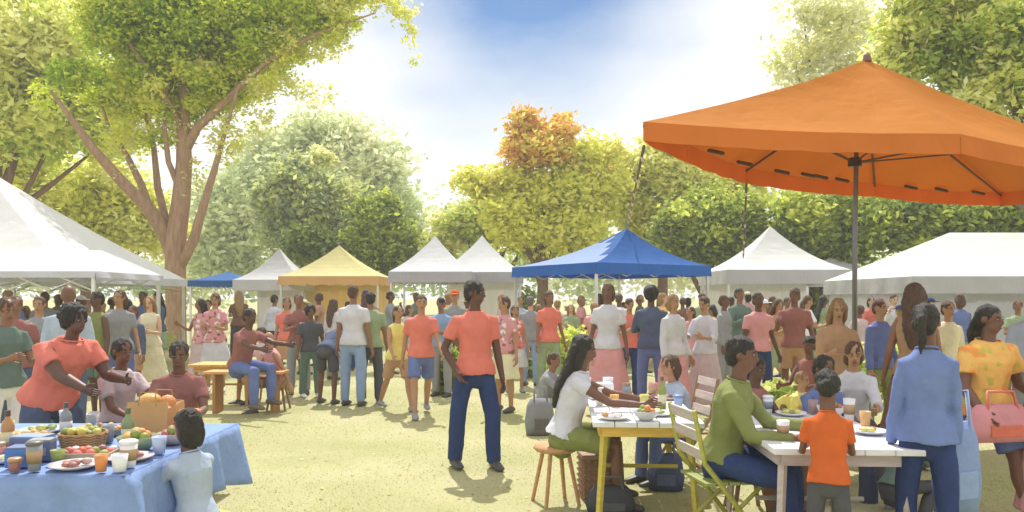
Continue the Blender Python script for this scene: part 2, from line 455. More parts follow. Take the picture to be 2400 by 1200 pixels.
tree('round_tree', 'low mustard yellow tree just above the big white tent roof', (200, 36), [(90, 440, 36, 110, 75, 1, .6), (220, 440, 36, 110, 80, 1, .7), (320, 510, 36, 80, 70, 1, .8), (60, 380, 36, 80, 40, 1, .3), (380, 560, 36, 70, 50, .8, .9), (180, 540, 36, 140, 60, 1, .6)],
     G_MUST, 26000, .27, trunk_r=.3, seed=5, clump=.45, group=GT)
tree('hazy_tree', 'large pale sage tree farthest back right of the forked tree', (800, 62), [(760, 330, 62, 95, 70, 1, .6), (840, 380, 62, 110, 90, 1, .8), (700, 420, 62, 120, 90, 1, .5), (900, 470, 62, 90, 90, 1, .5), (560, 500, 62, 110, 110, 1, .5), (520, 600, 62, 110, 70, 1, .4), (640, 350, 63, 90, 60, .7, .8), (930, 560, 62, 80, 80, 1, .4)],
     G_SAGE, 36000, .5, trunk_r=.6, seed=6, clump=.5, trans=.5, group=GT)
tree('willow_tree', 'blue green tree rising behind the small white tent', (720, 41), [(700, 420, 41, 60, 60, 1, .5), (650, 480, 41, 60, 60, 1, .4), (760, 470, 41, 85, 75, 1, .55), (690, 560, 41, 85, 60, 1, .3), (800, 540, 41, 80, 70, 1, .6), (740, 380, 42, 60, 35, .7, .9)],
     G_BLUE, 24000, .29, trunk_r=.35, seed=7, clump=.45, group=GT)
tree('oak_tree', 'dark olive tree between the yellow tent and double peaked tent', (895, 35), [(890, 520, 35, 62, 60, 1, .5), (850, 580, 35, 60, 50, 1, .3), (930, 580, 35, 55, 55, 1, .4), (880, 620, 35, 60, 45, .8, .3), (900, 470, 35, 40, 25, .5, .8), (730, 575, 34, 65, 45, .8, .05)],
     G_DARK, 20000, .22, trunk_r=.3, seed=8, clump=.45, group=GT)
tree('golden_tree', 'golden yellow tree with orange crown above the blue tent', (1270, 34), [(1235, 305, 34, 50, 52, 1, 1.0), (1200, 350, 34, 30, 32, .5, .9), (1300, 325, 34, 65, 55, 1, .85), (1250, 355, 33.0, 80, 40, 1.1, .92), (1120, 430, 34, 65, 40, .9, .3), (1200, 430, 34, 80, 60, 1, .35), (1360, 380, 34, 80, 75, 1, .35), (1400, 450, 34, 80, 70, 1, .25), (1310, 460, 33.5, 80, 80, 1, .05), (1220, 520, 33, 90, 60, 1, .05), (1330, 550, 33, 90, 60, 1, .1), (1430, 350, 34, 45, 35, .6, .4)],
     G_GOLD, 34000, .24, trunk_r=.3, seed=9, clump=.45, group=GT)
tree('yellow_tree', 'yellow green tree behind the left tip of the orange canopy', (1550, 36), [(1540, 400, 36, 75, 70, 1, .5), (1470, 400, 36, 60, 65, 1, .6), (1620, 430, 36, 85, 70, 1, .5), (1560, 350, 36, 60, 45, .8, .9), (1540, 540, 36, 80, 60, 1, .3), (1480, 480, 36, 70, 60, 1, .3), (1740, 440, 36, 80, 50, 1, .4)],
     ['#d2c846', '#e2d852', '#eee25e', '#e8e46a'], 24000, .26, trunk_r=.3, seed=10, clump=.45, group=GT)
tree('elm_tree', 'mid green tree behind the double peaked white tent', (1130, 38), [(1080, 520, 38, 70, 45, 1, .7), (1150, 520, 38, 80, 60, 1, .5), (1250, 540, 38, 90, 60, 1, .35), (1040, 570, 38, 50, 40, 1, .8), (1350, 560, 38, 90, 50, 1, .4), (1300, 480, 38, 50, 50, .6, .45)],
     G_OLIVE, 24000, .26, trunk_r=.3, seed=11, clump=.45, group=GT)
tree('maple_tree', 'round dark green tree between the blue tent and white peak', (1660, 31), [(1640, 500, 31, 90, 55, 1, .55), (1700, 540, 31, 90, 60, 1, .4), (1590, 550, 31, 60, 50, 1, .5), (1740, 490, 31, 60, 45, 1, .7), (1660, 580, 31, 90, 40, 1, .3)],
     G_DARK, 24000, .22, trunk_r=.3, seed=12, clump=.45, group=GT)
tree('lime_tree', 'leafy green tree behind the tall grey canopy pole', (1940, 29), [(1900, 500, 29, 100, 60, 1, .75), (2000, 500, 29, 90, 55, 1, .8), (1950, 570, 29, 110, 45, 1, .35), (1850, 560, 29, 60, 45, 1, .15)],
     G_DARK, 24000, .22, trunk_r=.3, seed=13, clump=.45, group=GT)
tree('chestnut_tree', 'dark green tree behind the large white tent on the right', (2210, 27), [(2110, 530, 27, 90, 70, 1, .3), (2220, 520, 27, 90, 60, 1, .35), (2330, 510, 27, 90, 60, 1, .5), (2430, 530, 27, 80, 70, 1, .5), (2120, 480, 27.5, 70, 40, .7, .7)],
     G_DARK, 27000, .21, trunk_r=.3, seed=14, clump=.45, group=GT)
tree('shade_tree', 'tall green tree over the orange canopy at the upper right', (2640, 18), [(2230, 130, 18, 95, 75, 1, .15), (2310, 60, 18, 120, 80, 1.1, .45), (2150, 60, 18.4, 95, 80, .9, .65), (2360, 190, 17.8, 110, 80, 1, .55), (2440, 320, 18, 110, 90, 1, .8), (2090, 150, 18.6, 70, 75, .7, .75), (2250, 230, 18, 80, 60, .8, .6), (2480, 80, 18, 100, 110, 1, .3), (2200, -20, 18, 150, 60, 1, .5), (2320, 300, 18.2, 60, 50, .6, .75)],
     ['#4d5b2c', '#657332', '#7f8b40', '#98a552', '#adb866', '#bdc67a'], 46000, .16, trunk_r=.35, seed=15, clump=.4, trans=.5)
tree('cream_tree', 'pale yellow tree left of the orange canopy peak', (1980, 40), [(1860, 130, 40, 70, 60, 1, .5), (1960, 60, 40, 110, 80, 1, .5), (1900, 210, 40, 85, 65, .8, .8), (1990, 170, 40, 85, 70, 1, .5), (1880, 20, 40, 80, 40, .7, .7), (1960, 290, 40, 110, 70, 1, .6), (2060, 380, 40, 160, 80, 1, .4)],
     G_CREAM, 13000, .30, trunk_r=.4, seed=16, clump=.45, trans=.65, group=GT)
# far wood closing the horizon
bl = []
rr = random.Random(5)
for i in range(44):
    px = -300 + i * 70
    c = W(px, 640 + rr.uniform(-16, 14), 75); bl.append((*c, 2.6, 2.2, 2.0 + rr.random(), 1, rr.random()))
me = crown_mesh(bl, 26000, .6, [leaf_mat(['#66754c', '#7f8c5e', '#98a274', '#acb488'], .4)], .6, 0, 21)
o = bpy.data.objects.new('far_woods', me); COL.objects.link(o)
tag(o, 'far off line of green woods behind the tents and crowd', 'woods', kind='stuff')
# shrubs behind and beside the crowd
def shrub(px, d, wpx, hpx, cols, label, seed, dens=2600, name='shrub'):
    x = XG(px, d); root = empty(name, (x, d, 0)); tag(root, label, 'shrub', 'shrubs around the market')
    w = wpx / F * d / 2; h = hpx / F * d
    me = crown_mesh([(0, 0, h * .5, w, w * .7, h * .5, 1, .4), (w * .4, 0, h * .62, w * .6, w * .5, h * .4, .6, .7), (-w * .4, 0, h * .55, w * .6, w * .5, h * .42, .6, .5)], dens, .12 if d < 20 else .2, [leaf_mat(cols)], .5, 0, seed)
    o = bpy.data.objects.new('foliage', me); COL.objects.link(o); o.parent = root
    mb = MB()
    for k in range(5):
        a = k * 1.3; mb.tube([(0, 0, -.05), (w * .4 * math.cos(a), w * .3 * math.sin(a), h * .5), (w * .6 * math.cos(a), w * .5 * math.sin(a), h * .8)], [.03, .02, .008], n=5)
    mb.build('stem', mat('#5c4a3a', 'bark'), root)
SP = [(1205, 30, 110, 120, G_DARK[:3], 'dark shrub mass between the double peaked tent and blue tent'), (1880, 27.5, 110, 130, G_DARK[:3], 'dark shrub tucked beside the white tent peak'),
      (60, 19, 150, 80, G_OLIVE, 'leafy shrub under the left end of the big tent'), (250, 18.5, 170, 95, G_BLUE, 'blue green shrub in the shade of the big white tent'), (340, 19, 90, 90, G_PALE, 'pale shrub behind the forked tree trunk'),
      (700, 21, 90, 90, G_OLIVE, 'olive shrub behind the people left of the yellow tent'), (1052, 12.9, 60, 105, G_DARK, 'dark green shrub just left of the standing coral shirt'),
      (1230, 15.5, 110, 110, G_BLUE, 'grey green shrub right of the standing coral shirt'), (1340, 15, 120, 120, G_PALE, 'pale green shrub below the middle of the blue tent'), (2085, 11.5, 150, 150, G_PALE, 'green bush below the blue shirt beside the right tent'),
      (1830, 9.2, 150, 120, G_OLIVE, 'green bush between the pink shirt and the right table'), (1970, 16, 120, 100, G_PALE, 'pale bush at the foot of the canopy pole')]
for i, s in enumerate(SP): shrub(*s, seed=40 + i)

# ------------------------------------------------------------------ tents and canopy
def tent_roof(w, dp, z0, rise, concave=.0, nseg=8, ridge=0.0, thick=.012, apex=0.0):
    """four sided roof rising to a point (or a ridge of length `ridge` along x)"""
    mb = MB(); rings = []
    for j in range(nseg + 1):
        t = j / nseg
        hz = z0 + rise * ((1 - concave) * t + concave * t ** 2.2)
        hw = (w / 2) * (1 - t) + (ridge / 2) * t; hd = (dp / 2) * (1 - t) + .012 * t
        ring = []
        for (sx, sy, ex, ey) in ((-1, -1, 1, -1), (1, -1, 1, 1), (1, 1, -1, 1), (-1, 1, -1, -1)):
            for k in range(6):
                u = k / 6; sag = -.035 * rise * math.sin(math.pi * u) * math.sin(math.pi * t)
                ring.append((hw * (sx + (ex - sx) * u) + apex * t * math.cos(R(33)), hd * (sy + (ey - sy) * u) - apex * t * math.sin(R(33)), hz + sag))
        rings.append(ring)
    n = 24
    V = [p for r in rings for p in r]
    Fc = [(j * n + k, j * n + (k + 1) % n, (j + 1) * n + (k + 1) % n, (j + 1) * n + k) for j in range(nseg) for k in range(n)]
    V2 = [(x, y, z - thick) for x, y, z in V]; o = len(V)
    Fc += [tuple(o + i for i in reversed(f)) for f in list(Fc)]
    Fc += [(k, o + k, o + (k + 1) % n, (k + 1) % n) for k in range(n)]
    Fc += [tuple(len(V) - n + k for k in range(n))]
    mb.add(V + V2, Fc)
    return mb
def valance(w, dp, z0, h, scallop=0, drop=.0):
    mb = MB()
    for (x0, y0, x1, y1) in ((-w / 2, -dp / 2, w / 2, -dp / 2), (w / 2, -dp / 2, w / 2, dp / 2), (w / 2, dp / 2, -w / 2, dp / 2), (-w / 2, dp / 2, -w / 2, -dp / 2)):
        L = math.hypot(x1 - x0, y1 - y0); m = max(6, int(L / .1)); nx_, ny_ = (y1 - y0) / L, -(x1 - x0) / L
        V = []
        for i in range(m + 1):
            u = i / m; wv = .018 * math.sin(u * L * 7) ; sc = scallop * abs(math.sin(u * L * math.pi / .45))
            x, y = x0 + (x1 - x0) * u, y0 + (y1 - y0) * u
            V += [(x + nx_ * .006, y + ny_ * .006, z0 + .004), (x + nx_ * (.02 + wv), y + ny_ * (.02 + wv), z0 - h - sc),
                  (x + nx_ * (.008 + wv), y + ny_ * (.008 + wv), z0 - h - sc), (x - nx_ * .006, y - ny_ * .006, z0 + .004)]
        Fc = [(4 * i + a, 4 * i + b, 4 * i + 4 + b, 4 * i + 4 + a) for i in range(m) for a, b in ((0, 1), (1, 2), (2, 3), (3, 0))]
        Fc += [(0, 1, 2, 3), tuple(4 * m + k for k in (3, 2, 1, 0))]
        mb.add(V, Fc)
    return mb
def tent(name, label, px, d, w, dp, z0, rise, col, concave=.3, ridge=0, val=.25, valcol=None, walls=(), wallcol='#e6e4e0', leg='#d6d6d4', rz=0, scallop=0, finial=0, sidecol=None, group='market tents', bars=True, apex=0):
    x = XG(px, d)
    root = empty(name, (x, d, 0), R(rz)); tag(root, label, 'tent', group)
    rf = tent_roof(w, dp, z0, rise, concave, ridge=ridge, apex=apex)
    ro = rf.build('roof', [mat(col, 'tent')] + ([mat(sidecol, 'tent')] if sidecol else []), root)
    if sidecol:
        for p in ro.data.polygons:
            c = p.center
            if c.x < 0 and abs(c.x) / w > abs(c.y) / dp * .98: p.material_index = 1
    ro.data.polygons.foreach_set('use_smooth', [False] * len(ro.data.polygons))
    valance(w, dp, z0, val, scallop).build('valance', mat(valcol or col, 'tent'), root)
    for sx in (-1, 1):
        for sy in (-1, 1):
            lx, ly = sx * (w / 2 - .06), sy * (dp / 2 - .06)
            MB().box((lx, ly, z0 / 2), (.055, .055, z0 - .01)).box((lx, ly, .008 + gz(x + lx, d + ly)), (.14, .14, .016)).build('leg', mat(leg, 'metal'), root)
    if bars:
        for sy in (-1, 1):
            b = MB()
            y = sy * (dp / 2 - .06); m = 4
            for k in range(m):
                xa, xb = -w / 2 + .09 + (w - .18) * k / m, -w / 2 + .09 + (w - .18) * (k + 1) / m
                b.tube([(xa, y, z0 - .02), (xb, y, z0 - .3)], .014, n=5).tube([(xa, y + .02, z0 - .3), (xb, y + .02, z0 - .02)], .014, n=5)
            b.build('truss', mat(leg, 'metal'), root)
    if finial:
        MB().lathe((apex * .84, -apex * .54, z0 + rise - .05), [(.0, finial), (.025, finial), (.03, finial * .6), (.045, 0), (.0, 0)], n=8).build('finial', mat('#6f7076', 'metal'), root)
    for wl in walls:
        mb = MB()
        if wl == 'back': a, b = (-w / 2 + .1, dp / 2 - .12), (w / 2 - .1, dp / 2 - .12)
        elif wl == 'left': a, b = (-w / 2 + .12, -dp / 2 + .1), (-w / 2 + .12, dp / 2 - .2)
        else: a, b = (w / 2 - .12, -dp / 2 + .1), (w / 2 - .12, dp / 2 - .2)
        L = math.hypot(b[0] - a[0], b[1] - a[1]); m = max(6, int(L / .08)); nx_, ny_ = (b[1] - a[1]) / L, -(b[0] - a[0]) / L
        V = []
        for i in range(m + 1):
            u = i / m; o_ = .03 * math.sin(u * L * 9) + .02 * math.sin(u * L * 23); xx, yy = a[0] + (b[0] - a[0]) * u, a[1] + (b[1] - a[1]) * u
            for oo, zz in ((0, z0 - .03), (o_, .04), (o_ - .012, .04), (-.012, z0 - .03)): V.append((xx + nx_ * oo, yy + ny_ * oo, zz))
        Fc = [(4 * i + p, 4 * i + q, 4 * i + 4 + q, 4 * i + 4 + p) for i in range(m) for p, q in ((0, 1), (1, 2), (2, 3), (3, 0))]
        mb.add(V, Fc).build('wall', mat(wallcol, 'tent'), root)
    return root
WHITE = '#f0efed'
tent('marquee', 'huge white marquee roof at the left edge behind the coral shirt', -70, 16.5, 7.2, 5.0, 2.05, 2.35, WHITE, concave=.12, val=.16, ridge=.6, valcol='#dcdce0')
tent('marquee', 'long low white awning beside the forked tree trunk', 118, 13.6, 2.9, 2.4, 2.03, .42, '#dddde2', concave=0, val=.1, ridge=1.8)
tent('tent', 'small blue and white canopy right of the tree trunk', 535, 27, 1.9, 2.2, 2.2, .34, '#4478ba', val=.2, concave=.2, sidecol='#e3e6ee')
tent('tent', 'small white pointed tent left of the yellow tent', 655, 26, 2.3, 2.4, 2.2, 1.1, '#dcdce0', concave=.55, val=.35, walls=('back',), ridge=0)
tent('tent', 'yellow pointed tent behind the people in grey shirts', 795, 25, 3.1, 2.8, 2.28, 1.05, '#e4dca4', concave=.4, val=.24, valcol='#e6bf86', scallop=.05, walls=('back',), wallcol='#e8d2a0')
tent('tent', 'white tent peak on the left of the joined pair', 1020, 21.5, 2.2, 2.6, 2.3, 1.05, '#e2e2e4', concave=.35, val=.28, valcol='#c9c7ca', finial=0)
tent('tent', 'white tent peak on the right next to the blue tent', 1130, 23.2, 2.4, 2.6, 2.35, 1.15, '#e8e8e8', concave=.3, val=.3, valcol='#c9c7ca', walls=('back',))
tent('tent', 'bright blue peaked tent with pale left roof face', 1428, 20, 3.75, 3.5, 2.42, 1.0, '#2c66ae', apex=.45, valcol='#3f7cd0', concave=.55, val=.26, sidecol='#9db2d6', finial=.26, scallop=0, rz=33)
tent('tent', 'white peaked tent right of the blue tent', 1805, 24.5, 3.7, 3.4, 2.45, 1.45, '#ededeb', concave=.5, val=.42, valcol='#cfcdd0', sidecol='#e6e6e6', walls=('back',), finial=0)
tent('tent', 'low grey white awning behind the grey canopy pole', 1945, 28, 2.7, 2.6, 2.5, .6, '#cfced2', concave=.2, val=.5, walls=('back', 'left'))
tent('marquee', 'large white marquee with long valance at the right edge', 2440, 18.5, 8.6, 4.6, 2.06, 1.12, '#efeeec', concave=.05, ridge=4.4, val=.36, valcol='#cfcecf', walls=('back', 'left', 'right'), wallcol='#e3e4e8')

def orange_canopy():
    C = np.array([3.66, 8.2, 0])
    apex = np.array([3.79, 8.2, 4.14])
    P = [(1.15, 6.72), (3.9, 6.68), (5.95, 7.2), (6.5, 10.2), (4.75, 10.05), (2.62, 8.62)]
    ZE = [3.14, 3.02, 2.84, 3.0, 3.1, 3.06]          # the cover is pitched down towards its right end
    root = empty('canopy', tuple(C)); tag(root, 'large orange peaked canopy on a single grey pole', 'canopy')
    def surf(dz, n=10, m=8):
        V = []
        for j in range(n + 1):
            t = j / n
            for i in range(len(P)):
                a, b = np.array(P[i]), np.array(P[(i + 1) % len(P)])
                for k in range(m):
                    u = k / m; e = a + (b - a) * u
                    zz = ZE[i] + (ZE[(i + 1) % 6] - ZE[i]) * u - .03 * math.sin(math.pi * u)
                    p = np.array([e[0], e[1], zz]) * (1 - t) + apex * t
                    p[2] += -.05 * math.sin(math.pi * u) * math.sin(math.pi * t) - .05 * math.sin(math.pi * t) + .012 * mnoise.noise(Vector((p[0] * 2, p[1] * 2, 1)))
                    V.append((p[0] - C[0], p[1] - C[1], p[2] + dz))
        return V
    n, m = 10, 8; q = m * len(P)
    V = surf(0) + surf(-.012); o = (n + 1) * q
    Fc = [(j * q + k, j * q + (k + 1) % q, (j + 1) * q + (k + 1) % q, (j + 1) * q + k) for j in range(n) for k in range(q)]
    Fc += [tuple(o + i for i in reversed(f)) for f in list(Fc)] + [(k, o + k, o + (k + 1) % q, (k + 1) % q) for k in range(q)]
    MB().add(V, Fc).build('roof', mat('#d28a38', 'tent'), root)
    V = []; cnt = 0
    mb = MB(); pc = np.mean(P, axis=0)
    for i in range(len(P)):
        a, b = np.array(P[i]), np.array(P[(i + 1) % len(P)]); V = []; s = 24
        nn = nrm(np.array([(b - a)[1], -(b - a)[0]]))
        for k in range(s + 1):
            u = k / s; e = a + (b - a) * u - C[:2]; zz = ZE[i] + (ZE[(i + 1) % 6] - ZE[i]) * u - .03 * math.sin(math.pi * u); wv = .012 * math.sin(u * 30); hh = .17 + .008 * abs(math.sin(u * math.pi * 6))
            for off, z in ((.004, zz - .002), (.012 + wv, zz - hh), (.003 + wv, zz - hh), (-.008, zz - .002)): V.append((e[0] + nn[0] * off, e[1] + nn[1] * off, z))
        mb.add(V, [(4 * k + x, 4 * k + y, 4 * k + 4 + y, 4 * k + 4 + x) for k in range(s) for x, y in ((0, 1), (1, 2), (2, 3), (3, 0))] + [(0, 1, 2, 3), tuple(4 * s + k for k in (3, 2, 1, 0))])
    mb.build('valance', mat('#e08a40', 'tent'), root)
    MB().tube([(0, 0, .02), (0, 0, 2.2), (.02, 0, 3.3), (apex[0] - C[0], 0, 4.12)], [.028, .026, .024, .022], n=10).build('pole', mat('#77787c', 'metal'), root, smooth=True)
    MB().lathe((0, 0, gz(C[0], C[1]) - .03), [(0, 0), (.34, 0), (.34, .07), (.1, .1), (.045, .32), (0, .32)], n=20).build('base', mat('#6b6c70', 'metal'), root)
    MB().lathe((apex[0] - C[0], 0, apex[2]), [(0, -.03), (.05, -.02), (.035, .05), (0, .09)], n=10).build('finial', mat('#7c5648', 'wood'), root)
    MB().lathe((0, 0, 3.0), [(.024, 0), (.07, 0), (.07, .09), (.024, .09)], n=12).build('hub', mat('#4e4640', 'metal'), root)
    for p, ze in zip(P, ZE):
        e = np.array([p[0] - C[0], p[1] - C[1], ze - .045])
        a = np.array([apex[0] - C[0], 0, apex[2] - .12])
        r = MB().tube([a, a * .5 + e * .5 - np.array([0, 0, .09]), e], [.016, .015, .012], n=6).build('rib', mat('#5a4234', 'wood'), root)
        mm = a * .45 + e * .55 - np.array([0, 0, .1])
        MB().tube([(0, 0, 3.04), mm], [.01, .01], n=6).build('strut', mat('#5a4234', 'wood'), r)
    # short dark toggles lashed along the far eave
    for i, u in ((5, .5), (5, .2), (4, .85), (4, .62), (4, .5), (4, .3), (3, .7), (3, .45), (3, .15)):
        a, b = np.array(P[i % 6]), np.array(P[(i + 1) % 6])
        if i == 5: a, b = np.array(P[5]), np.array(P[0])
        e = a + (b - a) * u
        e = e + nrm(C[:2] - e) * .16; ze = ZE[i % 6] + (ZE[(i + 1) % 6] - ZE[i % 6]) * u
        MB().tube([(e[0] - C[0] - .06, e[1] - C[1], ze - .02), (e[0] - C[0] + .08, e[1] - C[1], ze - .05)], [.02, .02], n=6, cap='round').build('toggle', mat('#4d3a30', 'wood'), root)
    return root
orange_canopy()
def rope(a, b, r, sag, label, col='#6d6460', beads=0):
    mb = MB(); a, b = np.array(a), np.array(b); pts = []
    for i in range(17):
        u = i / 16; p = a + (b - a) * u; p[2] -= sag * 4 * u * (1 - u); pts.append(p)
    mb.tube(pts, r, n=6)
    o = mb.build('rope', mat(col, 'cloth')); tag(o, label, 'rope')
    for k in range(beads):
        u = (k + .6) / beads; p = a + (b - a) * u; p[2] -= sag * 4 * u * (1 - u)
        s = .018 + .02 * u
        MB().tube([p + np.array([0, 0, -.01]), p + np.array([0, 0, -2.2 * s])], [s * .8, s * .5], n=7, cap='round').build('bulb', mat('#8a6a5c' if k % 2 else '#c9b8b0', 'plastic'), o, smooth=True)
    return o
rope((1.16, 6.75, 2.93), tuple(W(1474, 512, 20)), .014, .0, 'string with small bulbs from the canopy tip to the blue tent', beads=12)
rope((2.64, 8.64, 2.95), tuple(W(1742, 600, 22.8)), .014, .12, 'string with small bulbs from the canopy to the white peak', beads=9)

# ------------------------------------------------------------------ people
SKIN = {'deep': '#5e3f30', 'dark': '#6f4c3a', 'brown': '#8a6149', 'tan': '#a9805f', 'light': '#c79f80'}
HAIR = {'black': '#2e2a24', 'brown': '#5a4132', 'grey': '#6b6764', 'fair': '#9a7a52'}
C = {'coral': '#d67a6a', 'plum': '#94655f', 'rose': '#d09698', 'pink': '#cf9a9c', 'lilac': '#c3b0b4', 'white': '#dedde0', 'light grey': '#c8c8cf', 'grey': '#909295',
     'charcoal': '#55565a', 'navy': '#34436c', 'slate blue': '#555f76', 'denim blue': '#6675a4', 'sky blue': '#8aa0c2', 'pale blue': '#a9b6c8', 'blue': '#7083b4', 'olive': '#7f8652',
     'mustard': '#bdb255', 'yellow': '#dad07a', 'amber': '#e9b668', 'orange': '#c96432', 'sage': '#90a07f', 'dark green': '#5f6d45', 'teal': '#667a70', 'cream': '#dcd6b4', 'tan': '#b08e6d', 'brown': '#7c5c49', 'red': '#b8483c', 'black': '#3a3a3e'}
EYEW, EYED, LIP = None, None, None
def remesh(mb, voxel, smooth=6, disp=0.0, dscale=9.0, seed=0, sfac=.5):
    me = mb.mesh('tmp'); o = bpy.data.objects.new('tmp', me); COL.objects.link(o)
    md = o.modifiers.new('r', 'REMESH'); md.mode = 'VOXEL'; md.voxel_size = voxel
    if smooth:
        s = o.modifiers.new('s', 'SMOOTH'); s.iterations = smooth; s.factor = sfac
    dg = bpy.context.evaluated_depsgraph_get()
    m2 = bpy.data.meshes.new_from_object(o.evaluated_get(dg))
    bpy.data.objects.remove(o); bpy.data.meshes.remove(me)
    n = len(m2.vertices)
    if disp and n:
        co = np.empty(n * 3); m2.vertices.foreach_get('co', co); co = co.reshape(-1, 3)
        no = np.empty(n * 3); m2.vertices.foreach_get('normal', no); no = no.reshape(-1, 3)
        d = np.array([mnoise.noise(Vector((c[0] * dscale + seed, c[1] * dscale, c[2] * dscale * .45))) + .5 * mnoise.noise(Vector((c[0] * dscale * 2.3, c[1] * dscale * 2.3 + seed, c[2] * dscale * 1.4))) for c in co])
        co += no * (d * disp)[:, None]
        m2.vertices.foreach_set('co', co.reshape(-1))
    m2.polygons.foreach_set('use_smooth', [True] * len(m2.polygons)); m2.polygons.foreach_set('material_index', [0] * len(m2.polygons))
    m2.update()
    return m2
def merge_meshes(m1, mb):
    """append the shapes of mb to mesh m1 (same object)"""
    if not mb.n: return m1
    bm = bmesh.new(); bm.from_mesh(m1)
    tmp = mb.mesh('t', True); bm.from_mesh(tmp); bm.to_mesh(m1); bm.free(); bpy.data.meshes.remove(tmp)
    m1.update(); return m1
POSES = {
 'stand': dict(),
 'relax': dict(aR=(4, 10, 12, 0), aL=(-3, 12, 20, 0), lL=(6, 4, 8), lR=(-4, 4, 3)),
 'hip': dict(aR=(6, 8, 10, 0), aL=(-14, 38, 95, 62), lL=(8, 7, 8), lR=(-3, 5, 2), yawh=10),
 'walk': dict(lean=4, aR=(22, 8, 30, 0), aL=(-20, 8, 18, 0), lL=(24, 2, 8), lR=(-18, 2, 16)),
 'walk2': dict(lean=4, aL=(22, 8, 30, 0), aR=(-20, 8, 18, 0), lR=(24, 2, 8), lL=(-18, 2, 16)),
 'hold': dict(lean=2, aR=(20, 10, 85, 25), aL=(18, 10, 80, 25), pitch=18),
 'talk': dict(aR=(15, 18, 105, 20), aL=(0, 12, 15, 0), yawh=-25),
 'phone': dict(aR=(35, 12, 115, 10), aL=(0, 12, 15, 0), pitch=12),
 'crossed': dict(aR=(22, 12, 95, 55), aL=(22, 12, 92, 55)),
 'lean': dict(lean=34, aR=(50, 10, 18, 5), aL=(62, 8, 22, 5), lL=(10, 6, 8), lR=(2, 6, 6), pitch=22),
 'bend': dict(lean=58, aR=(70, 10, 25, 5), aL=(60, 10, 40, 5), lL=(12, 6, 18), lR=(6, 6, 14), pitch=10),
 'sit': dict(lean=8, aR=(35, 8, 55, 15), aL=(38, 8, 50, 15), lL=(84, 9, 84), lR=(80, 8, 78), pitch=14),
 'sitreach': dict(lean=18, aR=(62, 6, 22, 2), aL=(68, 8, 18, 4), lL=(86, 8, 88), lR=(82, 8, 80), pitch=14),
 'sitlap': dict(lean=4, aR=(18, 8, 70, 30), aL=(18, 8, 72, 30), lL=(86, 7, 90), lR=(84, 7, 86), pitch=16),
 'sitside': dict(lean=14, aR=(40, 10, 60, 20), aL=(-25, 14, 8, 0), lL=(86, 12, 80), lR=(84, 4, 92), pitch=6, yawh=20),
 'crouch': dict(lean=30, aR=(55, 8, 40, 10), aL=(50, 8, 55, 15), lL=(108, 14, 128), lR=(92, 12, 120), pitch=0),
 'ground': dict(lean=18, aR=(55, 10, 35, 15), aL=(58, 10, 30, 15), lL=(112, 14, 112), lR=(108, 12, 100), pz=.13, pitch=8),
}
